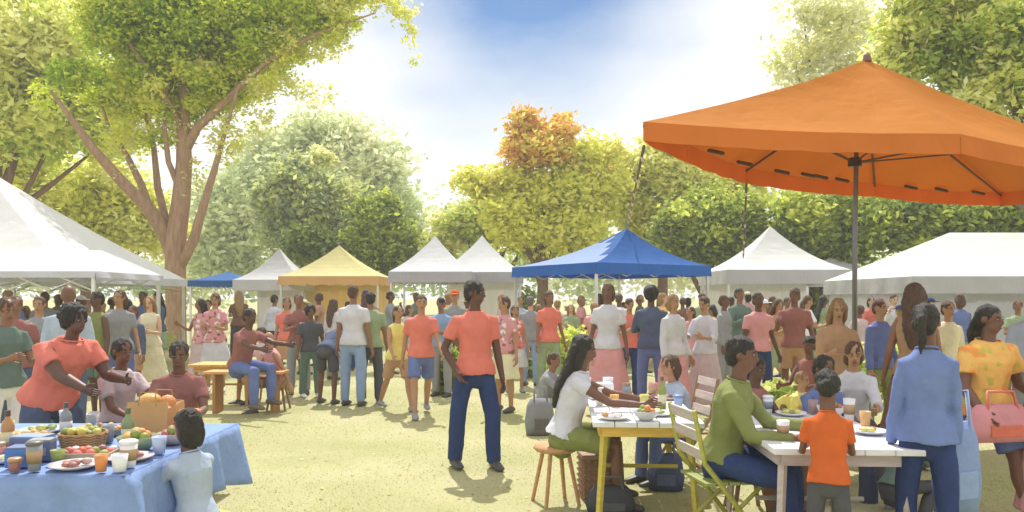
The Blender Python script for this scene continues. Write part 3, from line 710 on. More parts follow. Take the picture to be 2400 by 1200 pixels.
def build_person(pose, h=1.72, sex='m', hair='short', top='tee', bottom='trousers', res='near', build=1.0, hat=None, over=None, shoes=True, seed=0):
    P = dict(lean=0, aR=(0, 9, 10, 0), aL=(0, 9, 10, 0), lL=(2, 4, 3), lR=(-2, 4, 2), pitch=4, yawh=0, sidelean=0)
    P.update(POSES[pose]);  P.update(over or {})
    s = h / 1.75; kid = h < 1.3
    b = build * s
    hs = s * (1.22 if kid else 1.0) * .97
    near = res == 'near'
    VX = (.0105 if near else .019) * max(.7, s)
    NS = 14 if near else 9
    lean = R(P['lean']); sl = R(P['sidelean'])
    u = nrm((math.sin(sl), -math.sin(lean), math.cos(lean)))
    f = nrm(np.cross((1, 0, 0), u)) * -1
    f = nrm(np.array((0, -math.cos(lean), -math.sin(lean))))      # chest forward
    X = np.array((1., 0, 0))
    def leg(sx, a):
        fl, ab, kn = a; fl, ab, kn = R(fl), R(ab), R(kn)
        hip = np.array((sx * .092 * b, 0, 0))
        th = np.array((sx * math.sin(ab), -math.sin(fl) * math.cos(ab), -math.cos(fl) * math.cos(ab)))
        knee = hip + nrm(th) * .43 * s
        g = fl - kn; ab2 = ab * .2
        sh = nrm((sx * math.sin(ab2), -math.sin(g) * math.cos(ab2), -math.cos(g) * math.cos(ab2)))
        return hip, knee, knee + sh * .415 * s
    LL, LR = leg(1, P['lL']), leg(-1, P['lR'])
    pz = P['pz'] * s if 'pz' in P else -min(LL[2][2], LR[2][2]) + .085 * s
    O = np.array((0, 0, pz))
    LL = [p + O for p in LL]; LR = [p + O for p in LR]
    fem = sex == 'f'
    shw = (.150 if fem else .172) * b
    def tp(t): return O + u * t * s                                  # along the spine
    spine = [(-.05, .130 if fem else .125, .090), (.02, .148 if fem else .138, .100), (.14, .118 if fem else .135, .092), (.26, .130 if fem else .148, .100), (.37, .148 if fem else .165, .112), (.45, .132 if fem else .148, .092), (.505, .088, .070)]
    shc = tp(.438)
    def arm(sx, a):
        sw, ab, el, tw = a; ab2 = R(ab - tw); sw, ab, el = R(sw), R(ab), R(el)
        S = shc + X * sx * shw
        d1 = nrm((sx * math.sin(ab), -math.sin(sw) * math.cos(ab), -math.cos(sw) * math.cos(ab)))
        d2 = nrm((sx * math.sin(ab2), -math.sin(sw + el) * math.cos(ab2), -math.cos(sw + el) * math.cos(ab2)))
        E = S + d1 * .285 * s; Wr = E + d2 * .25 * s
        return S, E, Wr, d2
    AL, AR = arm(1, P['aL']), arm(-1, P['aR'])
    neck = tp(.53)
    hd_dir = nrm(u * .5 + np.array((0, -.12, 1)) * .6)
    HC = neck + hd_dir * .165 * hs
    Mh = rot('z', P['yawh']) @ rot('x', P['pitch'])                  # head frame: face looks along -Y
    def hp(x, y, z): return HC + Mh @ (np.array((x, y, z)) * hs)
    def ell(mb, c, r, off=(0, 0, 0)):
        mb.ball(hp(*c), tuple(v * hs for v in r), n=NS, M=Mh)
    # ---- body: one continuous surface
    B = MB()
    B.tube([tp(t) for t, _, _ in spine], [(w * b, dd * b) for _, w, dd in spine], n=NS + 4, side=X)
    B.tube([tp(.46), neck, HC - hd_dir * .04 * hs], [(.075 * b, .07 * b), .054 * hs, .052 * hs], n=NS)
    ell(B, (0, 0.008, .028), (.076, .094, .096)); ell(B, (0, -.022, -.045), (.056, .068, .068)); ell(B, (0, -.03, -.088), (.033, .04, .028))
    B.ball(hp(0, -.096, -.022), (.013 * hs, .02 * hs, .018 * hs), n=8, M=Mh)
    B.tube([hp(0, -.088, .022), hp(0, -.106, -.02)], [.008 * hs, .014 * hs], n=6)
    for sx in (-1, 1):
        B.ball(hp(sx * .078, .012, -.005), (.010 * hs, .019 * hs, .030 * hs), n=8, M=Mh)
    for (S, E, Wr, d2), sx in ((AL, 1), (AR, -1)):
        k = .88 if fem or kid else 1
        B.tube([S - X * sx * .02 * b, S + (E - S) * .3, E, E + (Wr - E) * .3, Wr, Wr + d2 * .03 * s], [r * b * k for r in (.052, .047, .038, .039, .027, .027)], n=NS, cap='round')
    for (hi, kn, an), sx in ((LL, 1), (LR, -1)):
        calf = kn + (an - kn) * .35 + np.array((0, .014 * s, 0))
        B.tube([hi, hi + (kn - hi) * .4, kn, calf, kn + (an - kn) * .7, an], [r * b for r in (.070, .068, .052, .052, .042, .036)], n=NS, cap='round')
        B.tube([an + np.array((0, .03 * s, -.05 * s)), an + np.array((0, -.06 * s, -.052 * s)), an + np.array((0, -.15 * s, -.062 * s))], [(.034 * s, .034 * s), (.042 * s, .03 * s), (.036 * s, .016 * s)], n=NS, side=X, cap='round')
    bm_ = remesh(B, VX, 4 if near else 3)
    ex = MB()
    for (S, E, Wr, d2), sx in ((AL, 1), (AR, -1)):                    # hands: palm, four fingers, thumb
        q = .92 * s * (1.05 if near else 1.15)
        inward = nrm(np.array((-sx, 0, 0)) - d2 * np.dot(np.array((-sx, 0, 0)), d2))     # palm normal
        across = nrm(np.cross(d2, inward))                           # index side towards the front
        if across[1] > 0 or (abs(across[1]) < .2 and across[2] < 0): across = -across
        p0 = Wr + d2 * .008 * s
        ex.tube([p0 - d2 * .03 * q, p0 + d2 * .03 * q, p0 + d2 * .085 * q], [(.026 * q, .022 * q), (.037 * q, .018 * q), (.040 * q, .014 * q)], n=8, side=across, cap='round')
        for i, (off, L) in enumerate(((.030, .068), (.010, .078), (-.011, .072), (-.031, .056))):
            b0 = p0 + d2 * (.086 - .005 * i) * q + across * off * q
            d3 = nrm(d2 + inward * (.28 + .08 * i)); d4 = nrm(d2 * .7 + inward * (.8 + .1 * i))
            k1 = b0 + d3 * L * .52 * q
            ex.tube([b0 - d2 * .015 * q, b0, k1, k1 + d4 * L * .48 * q], [.0088 * q, .009 * q, .0082 * q, .0066 * q], n=6, cap='end')
        t0 = p0 + d2 * .028 * q + across * .030 * q; d3 = nrm(d2 * .7 + across * .75 + inward * .25)
        t1 = t0 + d3 * .036 * q
        ex.tube([t0 - d3 * .015 * q, t0, t1, t1 + nrm(d3 * .5 + d2 * .6 + inward * .2) * .03 * q], [.0105 * q, .0115 * q, .010 * q, .0075 * q], n=6, cap='end')
    for sx in (-1, 1):                                               # eyes, brows
        ex.ball(hp(sx * .030, -.079, .012), (.0120 * hs, .007 * hs, .0055 * hs), n=8, M=Mh, mi=1)
        ex.ball(hp(sx * .030, -.0855, .012), (.0065 * hs, .004 * hs, .0062 * hs), n=6, M=Mh, mi=2)
        ex.tube([hp(sx * .016, -.088, .030), hp(sx * .032, -.087, .035), hp(sx * .046, -.076, .031)], [.0035 * hs] * 3, n=5, mi=2, cap='round')
    ex.ball(hp(0, -.087, -.058), (.022 * hs, .008 * hs, .0075 * hs), n=8, M=Mh, mi=3)
    merge_meshes(bm_, ex)
    out = {'body': bm_}
    # ---- hair
    Hh = MB()
    if hair in ('short', 'long', 'bun', 'ponytail', 'braids', 'bob'):
        ell(Hh, (0, .020, .040), (.084, .100, .092)); ell(Hh, (0, .052, -.005), (.078, .066, .085))
        if hair == 'short':
            pass
        if hair == 'long':
            bk = nrm(-u * .9 + np.array((0, .35 + .2 * math.sin(lean), 0)))
            p0 = hp(0, .055, .01)
            p1 = neck + np.array((0, .095 * s, 0)) ; p2 = tp(.36) - f * .135 * s; p3 = tp(.2) - f * .13 * s
            Hh.tube([hp(0, .03, .05), p0, p1, p2, p3], [(.07 * hs, .07 * hs), (.092 * hs, .06 * hs), (.105 * hs, .05 * hs), (.10 * hs, .035 * hs), (.05 * hs, .02 * hs)], n=NS, side=X, cap='round')
            for sx in (-1, 1): Hh.tube([hp(sx * .06, -.01, .06), hp(sx * .083, .0, -.02), hp(sx * .085, .02, -.12), hp(sx * .07, .03, -.2)], [(.03 * hs, .035 * hs)] * 3 + [(.012 * hs, .02 * hs)], n=8, cap='round')
        if hair == 'bob':
            Hh.tube([hp(0, .03, .05), hp(0, .045, -.04), hp(0, .04, -.10)], [(.085 * hs, .075 * hs), (.096 * hs, .07 * hs), (.088 * hs, .055 * hs)], n=NS, side=X, cap='round')
        if hair == 'bun': Hh.ball(hp(0, .075, .115), .05 * hs, n=NS)
        if hair == 'ponytail': Hh.tube([hp(0, .10, .07), hp(0, .15, .02), hp(0, .14, -.12), hp(0, .12, -.2)], [.028 * hs, .036 * hs, .03 * hs, .01 * hs], n=8, cap='round')
        if hair == 'braids':
            for k in range(7):
                x = -.07 + .14 * k / 6
                Hh.tube([hp(x, .06, .05), hp(x * 1.2, .10, -.03), hp(x * 1.35, .11, -.14), hp(x * 1.3, .10, -.26)], [.017 * hs, .018 * hs, .016 * hs, .009 * hs], n=6, cap='round')
    elif hair == 'afro':
        ell(Hh, (0, .035, .045), (.115, .115, .112)); ell(Hh, (0, .05, -.01), (.10, .08, .09))
    elif hair == 'bald': pass
    if Hh.n: out['hair'] = remesh(Hh, VX * .95, 3, disp=.012 * hs if hair != 'afro' else .02 * hs, dscale=30, seed=seed)
    # ---- top
    def shift(c, p, k): return c
    Tm = MB(); ob = .014 * s
    lo = -.10
    dress = bottom in ('dress', 'skirt', 'long skirt')
    if top:
        sp = [(-.055, .196, .146), (.03, .180, .135)] + [(t, w + .010, dd + .010) for t, w, dd in spine[2:6]] + [(.50, .100, .082), (.525, .078, .070)]
        if P['lean'] > 70 or pose.startswith('sit') or pose in ('crouch', 'ground'): sp[0] = (-.005, .198, .150)
        Tm.tube([tp(t) for t, _, _ in sp], [(w * b + ob * .4, dd * b + ob * .4) for _, w, dd in sp], n=NS + 6, side=X)
        ln = {'tee': .62, 'tank': 0, 'shirt': 2.0, 'long sleeve': 2.0, 'blouse': 1.35, 'top': .35}.get(top, .6)
        for (S, E, Wr, d2), sx in ((AL, 1), (AR, -1)):
            if ln == 0:
                Tm.tube([S - X * sx * .06 * b - u * .02, S + u * .03 * b - X * sx * .02 * b], [.05 * b, .03 * b], n=8, cap='round'); continue
            pts = [S - X * sx * .05 * b, S]; rad = [.058 * b, .058 * b]
            l1 = min(ln, 1); pts += [S + (E - S) * l1 * .5, S + (E - S) * l1]; rad += [.060 * b, (.060 if ln < 1 else .050) * b]
            if ln > 1:
                l2 = (ln - 1) * .97; pts += [E + (Wr - E) * l2 * .5, E + (Wr - E) * l2]; rad += [.050 * b, .038 * b if top != 'blouse' else .056 * b]
            Tm.tube(pts, rad, n=NS, cap='start')
        out['top'] = remesh(Tm, VX, 2, disp=(.012 if near else .009) * s, dscale=10, seed=seed + 2)
    # ---- bottom
    Bm = MB()
    if bottom in ('trousers', 'jeans', 'shorts'):
        Bm.tube([tp(.09), tp(.0), tp(-.08)], [(.140 * b, .108 * b), ((.166 if fem else .158) * b, .118 * b), (.15 * b, .112 * b)], n=NS + 4, side=X, cap='end')
        for (hi, kn, an), sx in ((LL, 1), (LR, -1)):
            if bottom == 'shorts':
                Bm.tube([hi, hi + (kn - hi) * .4, hi + (kn - hi) * .86], [.088 * b, .092 * b, .094 * b], n=NS, cap='start')
            else:
                w = .058 if bottom == 'jeans' else .070
                Bm.tube([hi, hi + (kn - hi) * .4, kn, kn + (an - kn) * .45, an + (an - kn) * .06], [.088 * b, .088 * b, .078 * b, .073 * b, w * b], n=NS, cap='start')
        out['bottom'] = remesh(Bm, VX, 2, disp=(.011 if near else .008) * s, dscale=9, seed=seed + 5)
    elif dress:
        mk = (LL[1] + LR[1]) / 2; ma = (LL[2] + LR[2]) / 2
        span = abs(LL[1][0] - LR[1][0]) / 2
        pts = [tp(.12), tp(0.02), (O + mk) / 2 - u * 0.0, mk]; rad = [(.118 * b, .092 * b), (.165 * b, .124 * b), (.17 * b + span * .5, .15 * b), (.15 * b + span, .15 * b)]
        if bottom != 'skirt': pts.append(mk + (ma - mk) * (.55 if bottom == 'dress' else .9)); rad.append((.21 * b + span, .2 * b))
        Bm.tube(pts, rad, n=NS + 6, side=X)
        out['bottom'] = remesh(Bm, VX * 1.1, 2, disp=.016 * s, dscale=9, seed=seed + 5)
    if near and top and not hat == 'x':
        Cm = MB(); n0 = tp(.527)
        pts = [n0 + (X * math.cos(a) * .074 + np.array((0, 1, 0)) * math.sin(a) * .068) * b + np.array((0, 0, .018 * math.sin(a) * s)) for a in np.linspace(0, 2 * math.pi, 21)]
        Cm.tube(pts, .0075 * s, n=6); out['collar'] = Cm.mesh('collar', True)
    if near and bottom in ('trousers', 'jeans', 'shorts') and top in ('tee', 'shirt') and pose in ('hip', 'stand'):
        pass
    if shoes:
        for (hi, kn, an), sx in ((LL, 1), (LR, -1)):
            Sm = MB()
            a = an
            Sm.tube([a + np.array((0, .055 * s, -.045 * s)), a + np.array((0, 0, -.032 * s)), a + np.array((0, -.08 * s, -.046 * s)), a + np.array((0, -.165 * s, -.058 * s))], [(.036 * s, .038 * s), (.044 * s, .050 * s), (.048 * s, .036 * s), (.040 * s, .024 * s)], n=10, side=X, cap='round')
            out.setdefault('shoe', []).append(Sm.mesh('shoe', True))
    if hat:
        Ht = MB()
        if hat == 'cap':
            ell(Ht, (0, .012, .065), (.086, .104, .070)); Ht.tube([hp(0, -.06, .062), hp(0, -.165, .052)], [(.075 * hs, .008 * hs), (.055 * hs, .006 * hs)], n=12, side=Mh @ X, cap='round')
        else:
            ell(Ht, (0, .012, .075), (.086, .1, .068)); Ht.tube([hp(0, .012, .055), hp(0, .012, .066)], [(.17 * hs, .18 * hs), (.165 * hs, .175 * hs)], n=24, side=Mh @ X)
        out['hat'] = Ht.mesh('hat', True)
    out['J'] = dict(O=O, AL=AL, AR=AR, HC=HC, LL=LL, LR=LR)
    return out
PCACHE = {}
def swap(o, idx, m):
    while len(o.data.materials) <= idx: o.data.materials.append(None)
    o.material_slots[idx].link = 'OBJECT'; o.material_slots[idx].material = m
def person(label, loc, yaw, pose='stand', h=1.72, sex='m', hair='short', hairc='black', skin='dark', top='tee', topc='coral', bottom='trousers', botc='navy', res='near', build=1.0, hat=None, hatc='white', shoec='#4a4744', group=None, z=None, over=None, topm=None, botm=None, part_labels=None):
    if res != 'near': h = {True: 1.12}.get(h < 1.3, 1.6 if h < 1.65 else 1.74)
    key = (pose, h, sex, hair, top, bottom, res, build, hat, str(over))
    if key not in PCACHE: PCACHE[key] = build_person(pose, h, sex, hair, top, bottom, res, build, hat, over, seed=len(PCACHE) * 3.7)
    M_ = PCACHE[key]
    def mk(name, me, parent=None):
        o = bpy.data.objects.new(name, me); COL.objects.link(o)
        if parent: o.parent = parent
        return o
    b = mk('person', M_['body'])
    zz = gz(loc[0], loc[1]) if z is None else z
    sc = 1.0 if res == 'near' else (.93 + .13 * ((loc[0] * 7.31 + loc[1] * 3.7) % 1))
    b.scale = (sc, sc, sc * (1 if res == 'near' else .985))
    b.location = (loc[0], loc[1], zz); b.rotation_euler = (0, 0, R(yaw))
    for i, m in enumerate((mat(SKIN[skin], 'skin'), mat('#aaa49b', 'ceramic'), mat('#241f1c', 'hair'), mat('#7d4b42', 'skin'))): swap(b, i, m)
    tag(b, label, 'person', group)
    if 'hair' in M_: swap(mk('hair', M_['hair'], b), 0, mat(HAIR[hairc], 'hair'))
    if 'top' in M_: swap(mk({'tee': 'tshirt', 'tank': 'tank_top', 'shirt': 'shirt', 'long sleeve': 'shirt', 'blouse': 'blouse', 'top': 'shirt'}.get(top, 'shirt'), M_['top'], b), 0, topm or mat(C[topc], 'cloth'))
    if 'collar' in M_: swap(mk('collar', M_['collar'], b), 0, topm or mat(C[topc], 'cloth'))
    if 'bottom' in M_: swap(mk({'long skirt': 'skirt', 'dress': 'skirt'}.get(bottom, bottom), M_['bottom'], b), 0, botm or mat(C[botc], 'cloth'))
    for sm in M_.get('shoe', []): swap(mk('shoe', sm, b), 0, mat(shoec, 'leather'))
    if 'hat' in M_: swap(mk('hat', M_['hat'], b), 0, mat(C[hatc], 'cloth'))
    return b

# ------------------------------------------------------------------ furniture
def table(label, x, y, w, dp, h, rz, topc, legc, aprc, group='market tables'):
    root = empty('table', (x, y, gz(x, y)), R(rz)); tag(root, label, 'table', group)
    tp_ = MB()
    k = 5
    for i in range(k):
        ww = w / k; tp_.box((-w / 2 + ww * (i + .5), 0, h - .018), (ww - .006, dp, .036))
    tp_.build('tabletop', mat(topc, 'wood'), root, bevel=.004)
    a = MB()
    for sy in (-1, 1): a.box((0, sy * (dp / 2 - .09), h - .075), (w - .14, .025, .075))
    for sx in (-1, 1): a.box((sx * (w / 2 - .06), 0, h - .075), (.025, dp - .21, .075))
    a.build('apron', mat(aprc, 'wood'), root)
    for sx in (-1, 1):
        for sy in (-1, 1):
            MB().tube([(sx * (w / 2 - .04), sy * (dp / 2 - .05), 0), (sx * (w / 2 - .09), sy * (dp / 2 - .13), h - .04)], [.022, .028], n=4).build('leg', mat(legc, 'wood'), root)
    MB().tube([(-w / 2 + .08, 0, .3), (w / 2 - .08, 0, .3)], .016, n=6).build('stretcher', mat(legc, 'wood'), root)
    return root
def bench(label, x, y, w, dp, h, rz, col, legc, group='benches'):
    root = empty('bench', (x, y, gz(x, y)), R(rz)); tag(root, label, 'bench', group)
    s = MB()
    for i in range(3): s.box((0, -dp / 2 + dp / 3 * (i + .5), h - .018), (w, dp / 3 - .008, .034))
    s.build('seat', mat(col, 'wood'), root, bevel=.003)
    for sx in (-1, 1):
        MB().box((sx * (w / 2 - .15), 0, h / 2 - .018), (.04, dp - .05, h - .036)).build('leg', mat(legc, 'wood'), root)
    return root
def chair(label, x, y, rz, seatc, framec, h=.45, group='folding chairs', slats='#c9b8b2'):
    root = empty('chair', (x, y, gz(x, y)), R(rz)); tag(root, label, 'chair', group)
    s = MB()
    for i in range(5): s.box((0, -.16 + .08 * i, h - .01), (.40, .068, .02))
    s.build('seat', mat(seatc, 'wood'), root, bevel=.003)
    for sx in (-1, 1):
        MB().tube([(sx * .2, -.24, 0), (sx * .2, .08, h - .03), (sx * .2, .2, h + .12), (sx * .2, .27, .9)], .016, n=4).build('leg', mat(framec, 'wood'), root)
        MB().tube([(sx * .175, .27, 0), (sx * .175, -.19, h - .035)], .015, n=4).build('leg', mat(framec, 'wood'), root)
    bk = MB()
    for z in (.62, .74, .86): bk.box((0, .2 + (z - .57) * .21, z), (.38, .016, .07), rx=-12)
    bk.build('backrest', mat(slats, 'wood'), root, bevel=.003)
    MB().tube([(-.18, .2, .12), (.18, .2, .12)], .012, n=6).build('stretcher', mat(framec, 'wood'), root)
    return root
# left stall table under a blue cloth
TX0, TX1, TY0, TY1, TH = -4.3, -1.84, 3.64, 5.15, .75
def blue_table():
    cx, cy = (TX0 + TX1) / 2, (TY0 + TY1) / 2; w, dp = TX1 - TX0, TY1 - TY0
    root = empty('table', (cx, cy, 0)); tag(root, 'long trestle table hidden under the blue cloth', 'table', 'market tables')
    MB().box((0, 0, TH - .03), (w - .02, dp - .02, .035)).build('tabletop', mat('#9a8266', 'wood'), root)
    for sx in (-1, 1):
        for sy in (-1, 1):
            MB().tube([(sx * (w / 2 - .12), sy * (dp / 2 - .1), 0), (sx * (w / 2 - .2), sy * (dp / 2 - .16), TH - .05)], .018, n=8).build('leg', mat('#70747a', 'metal'), root)
    # cloth: top plus draped skirts with folds
    V = []; Fc = []
    nu, nv = 96, 7
    def rim(u):
        per = [(w / 2, -dp / 2), (w / 2, dp / 2), (-w / 2, dp / 2), (-w / 2, -dp / 2)]
        L = [w, dp, w, dp]; tot = sum(L); s = u * tot
        pts = [(-w / 2, -dp / 2)] + per
        for i in range(4):
            if s <= L[i] or i == 3:
                a, b = pts[i], pts[i + 1]; k = s / L[i]; e = ((b[0] - a[0]) / L[i], (b[1] - a[1]) / L[i])
                return a[0] + (b[0] - a[0]) * k, a[1] + (b[1] - a[1]) * k, e[1], -e[0], s, min(s, L[i] - s)
            s -= L[i]
    nu = 260
    for j in range(nv + 1):
        for i in range(nu):
            x, y, ax, ay, s, ec = rim(i / nu)
            t = j / nv; hang = .34 + .05 * math.exp(-ec * 6) + .015 * math.sin(i * .31)
            fold = (.028 * math.sin(s * 14 + 1.3 * math.sin(s * 5)) + .018 * math.sin(s * 31)) * t ** .8 + .03 * t + .07 * t * math.exp(-ec * 9)
            V.append((x + ax * (.006 + fold), y + ay * (.006 + fold), TH - .0 - t * hang - (.0 if j else 0)))
    for j in range(nv):
        for i in range(nu): Fc.append((j * nu + i, j * nu + (i + 1) % nu, (j + 1) * nu + (i + 1) % nu, (j + 1) * nu + i))
    Fc = [tuple(reversed(f)) for f in Fc]
    n0 = len(V)
    gx, gy = 46, 34
    for j in range(gy + 1):
        for i in range(gx + 1):
            x = -w / 2 - .006 + (w + .012) * i / gx; y = -dp / 2 - .006 + (dp + .012) * j / gy
            e = min(i, gx - i, j, gy - j)
            V.append((x, y, TH + (.004 * (mnoise.noise(Vector((x * 5, y * 5, 2))) + .6) if e else 0)))
    for j in range(gy):
        for i in range(gx):
            a = n0 + j * (gx + 1) + i; Fc.append((a, a + 1, a + gx + 2, a + gx + 1))
    me = bpy.data.meshes.new('tablecloth'); me.from_pydata(V, [], Fc); me.materials.append(mat('#8299c4', 'cloth'))
    me.polygons.foreach_set('use_smooth', [True] * len(me.polygons))
    o = bpy.data.objects.new('tablecloth', me); COL.objects.link(o); o.location = (cx, cy, 0)
    md = o.modifiers.new('s', 'SOLIDIFY'); md.thickness = .003; md.offset = 1
    tag(o, 'dusty blue cloth draped over the stall table at the lower left', 'tablecloth')
    rn = MB().box((0, 0, 0), (.42, .9, .004)).build('runner', mat('#c9cad2', 'cloth', spots=['#8e9098', '#a7825e'], spot_scale=30))
    rn.location = (-3.45, 4.35, TH + .0115); rn.rotation_euler[2] = R(78); tag(rn, 'light grey patterned runner laid across the blue cloth', 'table runner')
blue_table()
T1 = table('white picnic table with yellow legs beside the long haired woman', .98, 5.95, .76, 1.45, .75, -4, '#dcdde2', '#c3b24e', '#d9b457')
T2 = table('white picnic table behind the child in the orange shirt', 1.93, 4.98, .84, 1.35, .75, -3, '#d6d6de', '#b9aca6', '#b7aab0')
T3 = table('low wooden table beside the seated plum shirt', XG(528, 11.6), 11.6, .9, .6, .62, 0, '#d9a25c', '#b28a58', '#d2a55e')

# ------------------------------------------------------------------ table-top goods
TABS = [((TX0 + TX1) / 2, (TY0 + TY1) / 2, TX1 - TX0, TY1 - TY0, 0), (.98, 5.95, .76, 1.45, -4), (1.93, 4.98, .84, 1.35, -3)]
PUT = []
def settle(x, y, r, pad=.008):
    # nearest free spot of the table top for a thing of radius r
    t = min(TABS, key=lambda t: max(abs(x - t[0]) / t[2], abs(y - t[1]) / t[3])); a = R(t[4])
    ca, sa = math.cos(a), math.sin(a)
    lx, ly = (x - t[0]) * ca + (y - t[1]) * sa, -(x - t[0]) * sa + (y - t[1]) * ca
    best = None
    for k in range(3000):
        q = .016 * math.sqrt(k); th = k * 2.399963
        cx = max(-t[2] / 2 + r, min(t[2] / 2 - r, lx + q * math.cos(th))); cy = max(-t[3] / 2 + r, min(t[3] / 2 - r, ly + q * math.sin(th)))
        w = (t[0] + cx * ca - cy * sa, t[1] + cx * sa + cy * ca)
        if all(math.hypot(w[0] - p[0], w[1] - p[1]) > r + p[2] + pad for p in PUT): best = w; break
    if best is None: print('NO ROOM', x, y, r); best = (x, y)
    PUT.append((best[0], best[1], r)); return best
def plate(label, x, y, z, r, col, foodc, group, seed=0):
    x, y = settle(x, y, r); rr = random.Random(seed); root = empty('plate', (x, y, z)); tag(root, label, 'plate', group)
    MB().lathe((0, 0, 0), [(0, 0), (r * .62, 0), (r, .018), (r, .022), (r * .62, .006), (0, .006)], n=20).build('dish', mat(col, 'ceramic'), root, smooth=True)
    f = MB()
    for k in range(9):
        a = rr.random() * 6.3; q = rr.random() * r * .5; s_ = r * rr.uniform(.14, .26)
        f.ball((q * math.cos(a), q * math.sin(a), .012 + s_ * .5), (s_, s_ * .85, s_ * .6), n=7, mi=k % len(foodc))
    f.build('food', [mat(c, 'food') for c in foodc], root, smooth=True)
def bowl(label, x, y, z, r, col, fc, group, seed=0):
    x, y = settle(x, y, r); rr = random.Random(seed); root = empty('bowl', (x, y, z)); tag(root, label, 'bowl', group)
    MB().lathe((0, 0, 0), [(0, 0), (r * .5, 0), (r * .85, r * .35), (r, r * .7), (r * .95, r * .7), (r * .8, r * .36), (r * .45, .012), (0, .012)], n=20).build('dish', mat(col, 'ceramic'), root, smooth=True)
    for k in range(8):
        a = k * 2.4; q = r * .62 * math.sqrt((k + .4) / 8)
        MB().ball((q * math.cos(a), q * math.sin(a), r * .66 + (.02 if k < 3 else 0)), r * .27, n=8).build('fruit', mat(fc[k % len(fc)], 'food'), root, smooth=True)
def cup(label, x, y, z, r, h, col, group, lid=None, cat='cup'):
    x, y = settle(x, y, r * 1.06); root = empty(cat, (x, y, z)); tag(root, label, cat, group)
    MB().lathe((0, 0, 0), [(0, 0), (r * .75, 0), (r, h), (r * .9, h), (r * .68, .01), (0, .01)], n=16).build('body', mat(col, 'plastic'), root, smooth=True)
    if h > .105 and cat == 'cup': MB().lathe((0, 0, 0), [(r * .86, h * .3), (r * .87, h * .28), (r * .99, h * .72), (r * .97, h * .74)], n=16).build('sleeve', mat('#b89a78' if round(x * 97) % 2 else '#8f9aa8', 'paper'), root, smooth=True)
    if lid: MB().lathe((0, 0, h), [(0, .012), (r * .9, .012), (r * 1.06, .006), (r * 1.06, -.006), (r * .9, -.006)], n=16).build('lid', mat(lid, 'plastic'), root, smooth=True)
def bottle(label, x, y, z, r, h, col, capc, lab, group):
    x, y = settle(x, y, r); root = empty('bottle', (x, y, z)); tag(root, label, 'bottle', group)
    MB().lathe((0, 0, 0), [(0, 0), (r, 0), (r, h * .6), (r * .85, h * .7), (r * .38, h * .82), (r * .36, h * .95), (0, h * .95)], n=16).build('glass', mat(col, 'glass'), root, smooth=True)
    MB().lathe((0, 0, h * .94), [(0, .02), (r * .42, .02), (r * .42, -.012), (0, -.012)], n=12).build('cap', mat(capc, 'plastic'), root)
    MB().lathe((0, 0, h * .18), [(r * 1.01, 0), (r * 1.03, 0), (r * 1.03, h * .28), (r * 1.01, h * .28)], n=16).build('paper_label', mat(lab, 'paper'), root, smooth=True)
def basket(label, x, y, z, r, h, col, fc, group, seed=0, n=14):
    x, y = settle(x, y, r * 1.05); root = empty('basket', (x, y, z)); tag(root, label, 'basket', group)
    mb = MB(); seg = 22
    mb.lathe((0, 0, 0), [(0, .0), (r * .82, 0), (r, h), (r * .94, h), (r * .78, .012), (0, .012)], n=seg)
    for k in range(6):
        z_ = h * (k + .5) / 6; rr_ = r * (.84 + .17 * (k + .5) / 6)
        pts = [(rr_ * math.cos(a * math.pi / 12) , rr_ * math.sin(a * math.pi / 12), z_ + .004 * (-1) ** a) for a in range(25)]
        mb.tube(pts, h * .075, n=5)
    mb.build('weave', mat(col, 'wood'), root)
    rr = random.Random(seed)
    for k in range(n):
        a = k * 2.4; q = r * .75 * math.sqrt((k + .3) / n)
        MB().ball((q * math.cos(a), q * math.sin(a), h * .9 + rr.uniform(0, .02)), (r * .22, r * .2, r * .19), n=7).build('produce', mat(fc[k % len(fc)], 'food'), root, smooth=True)
def tray(label, x, y, z, w, dp, rz, col, fc, group, seed=0):
    x, y = settle(x, y, w * .47); root = empty('tray', (x, y, z), R(rz)); tag(root, label, 'tray', group); rr = random.Random(seed)
    t = MB().box((0, 0, .006), (w, dp, .008))
    for sx in (-1, 1): t.box((sx * w / 2, 0, .018), (.008, dp, .032))
    for sy in (-1, 1): t.box((0, sy * dp / 2, .018), (w + .008, .008, .032))
    t.build('pan', mat(col, 'metal' if col.startswith('#8') else 'wood'), root)
    f = MB(); m = 0
    nx_, ny_ = int(w / .06), int(dp / .06)
    for i in range(nx_):
        for j in range(ny_):
            f.ball((-w / 2 + (i + .5) * w / nx_ + rr.uniform(-.006, .006), -dp / 2 + (j + .5) * dp / ny_, .026), (.027, .026, .02 + rr.random() * .012), n=7, mi=rr.randrange(len(fc)))
    f.build('pastry', [mat(c, 'food') for c in fc], root, smooth=True)
def box_(name, label, cat, x, y, z, w, dp, h, rz, col, col2, group=None):
    x, y = settle(x, y, math.hypot(w, dp) * .45); root = empty(name, (x, y, z), R(rz)); tag(root, label, cat, group)
    MB().box((0, 0, h / 2), (w, dp, h)).build('body', mat(col, 'paper'), root, bevel=.006)
    MB().box((0, 0, h + .004), (w * .96, dp * .96, .01)).build('lid', mat(col2, 'paper'), root, bevel=.002)
    MB().box((0, -dp / 2 - .002, h * .5), (w * .6, .004, h * .4)).build('paper_label', mat(col2, 'paper'), root)
TZ = TH + .014
GS = 'goods on the blue stall table'
def on(px, py, z=TZ):                                             # point of a table top seen at a photo pixel
    d = (H - z) * F / (py - HY); return XG(px, d), d
def L(px, py): x, y = on(px, py); return x, y, TZ
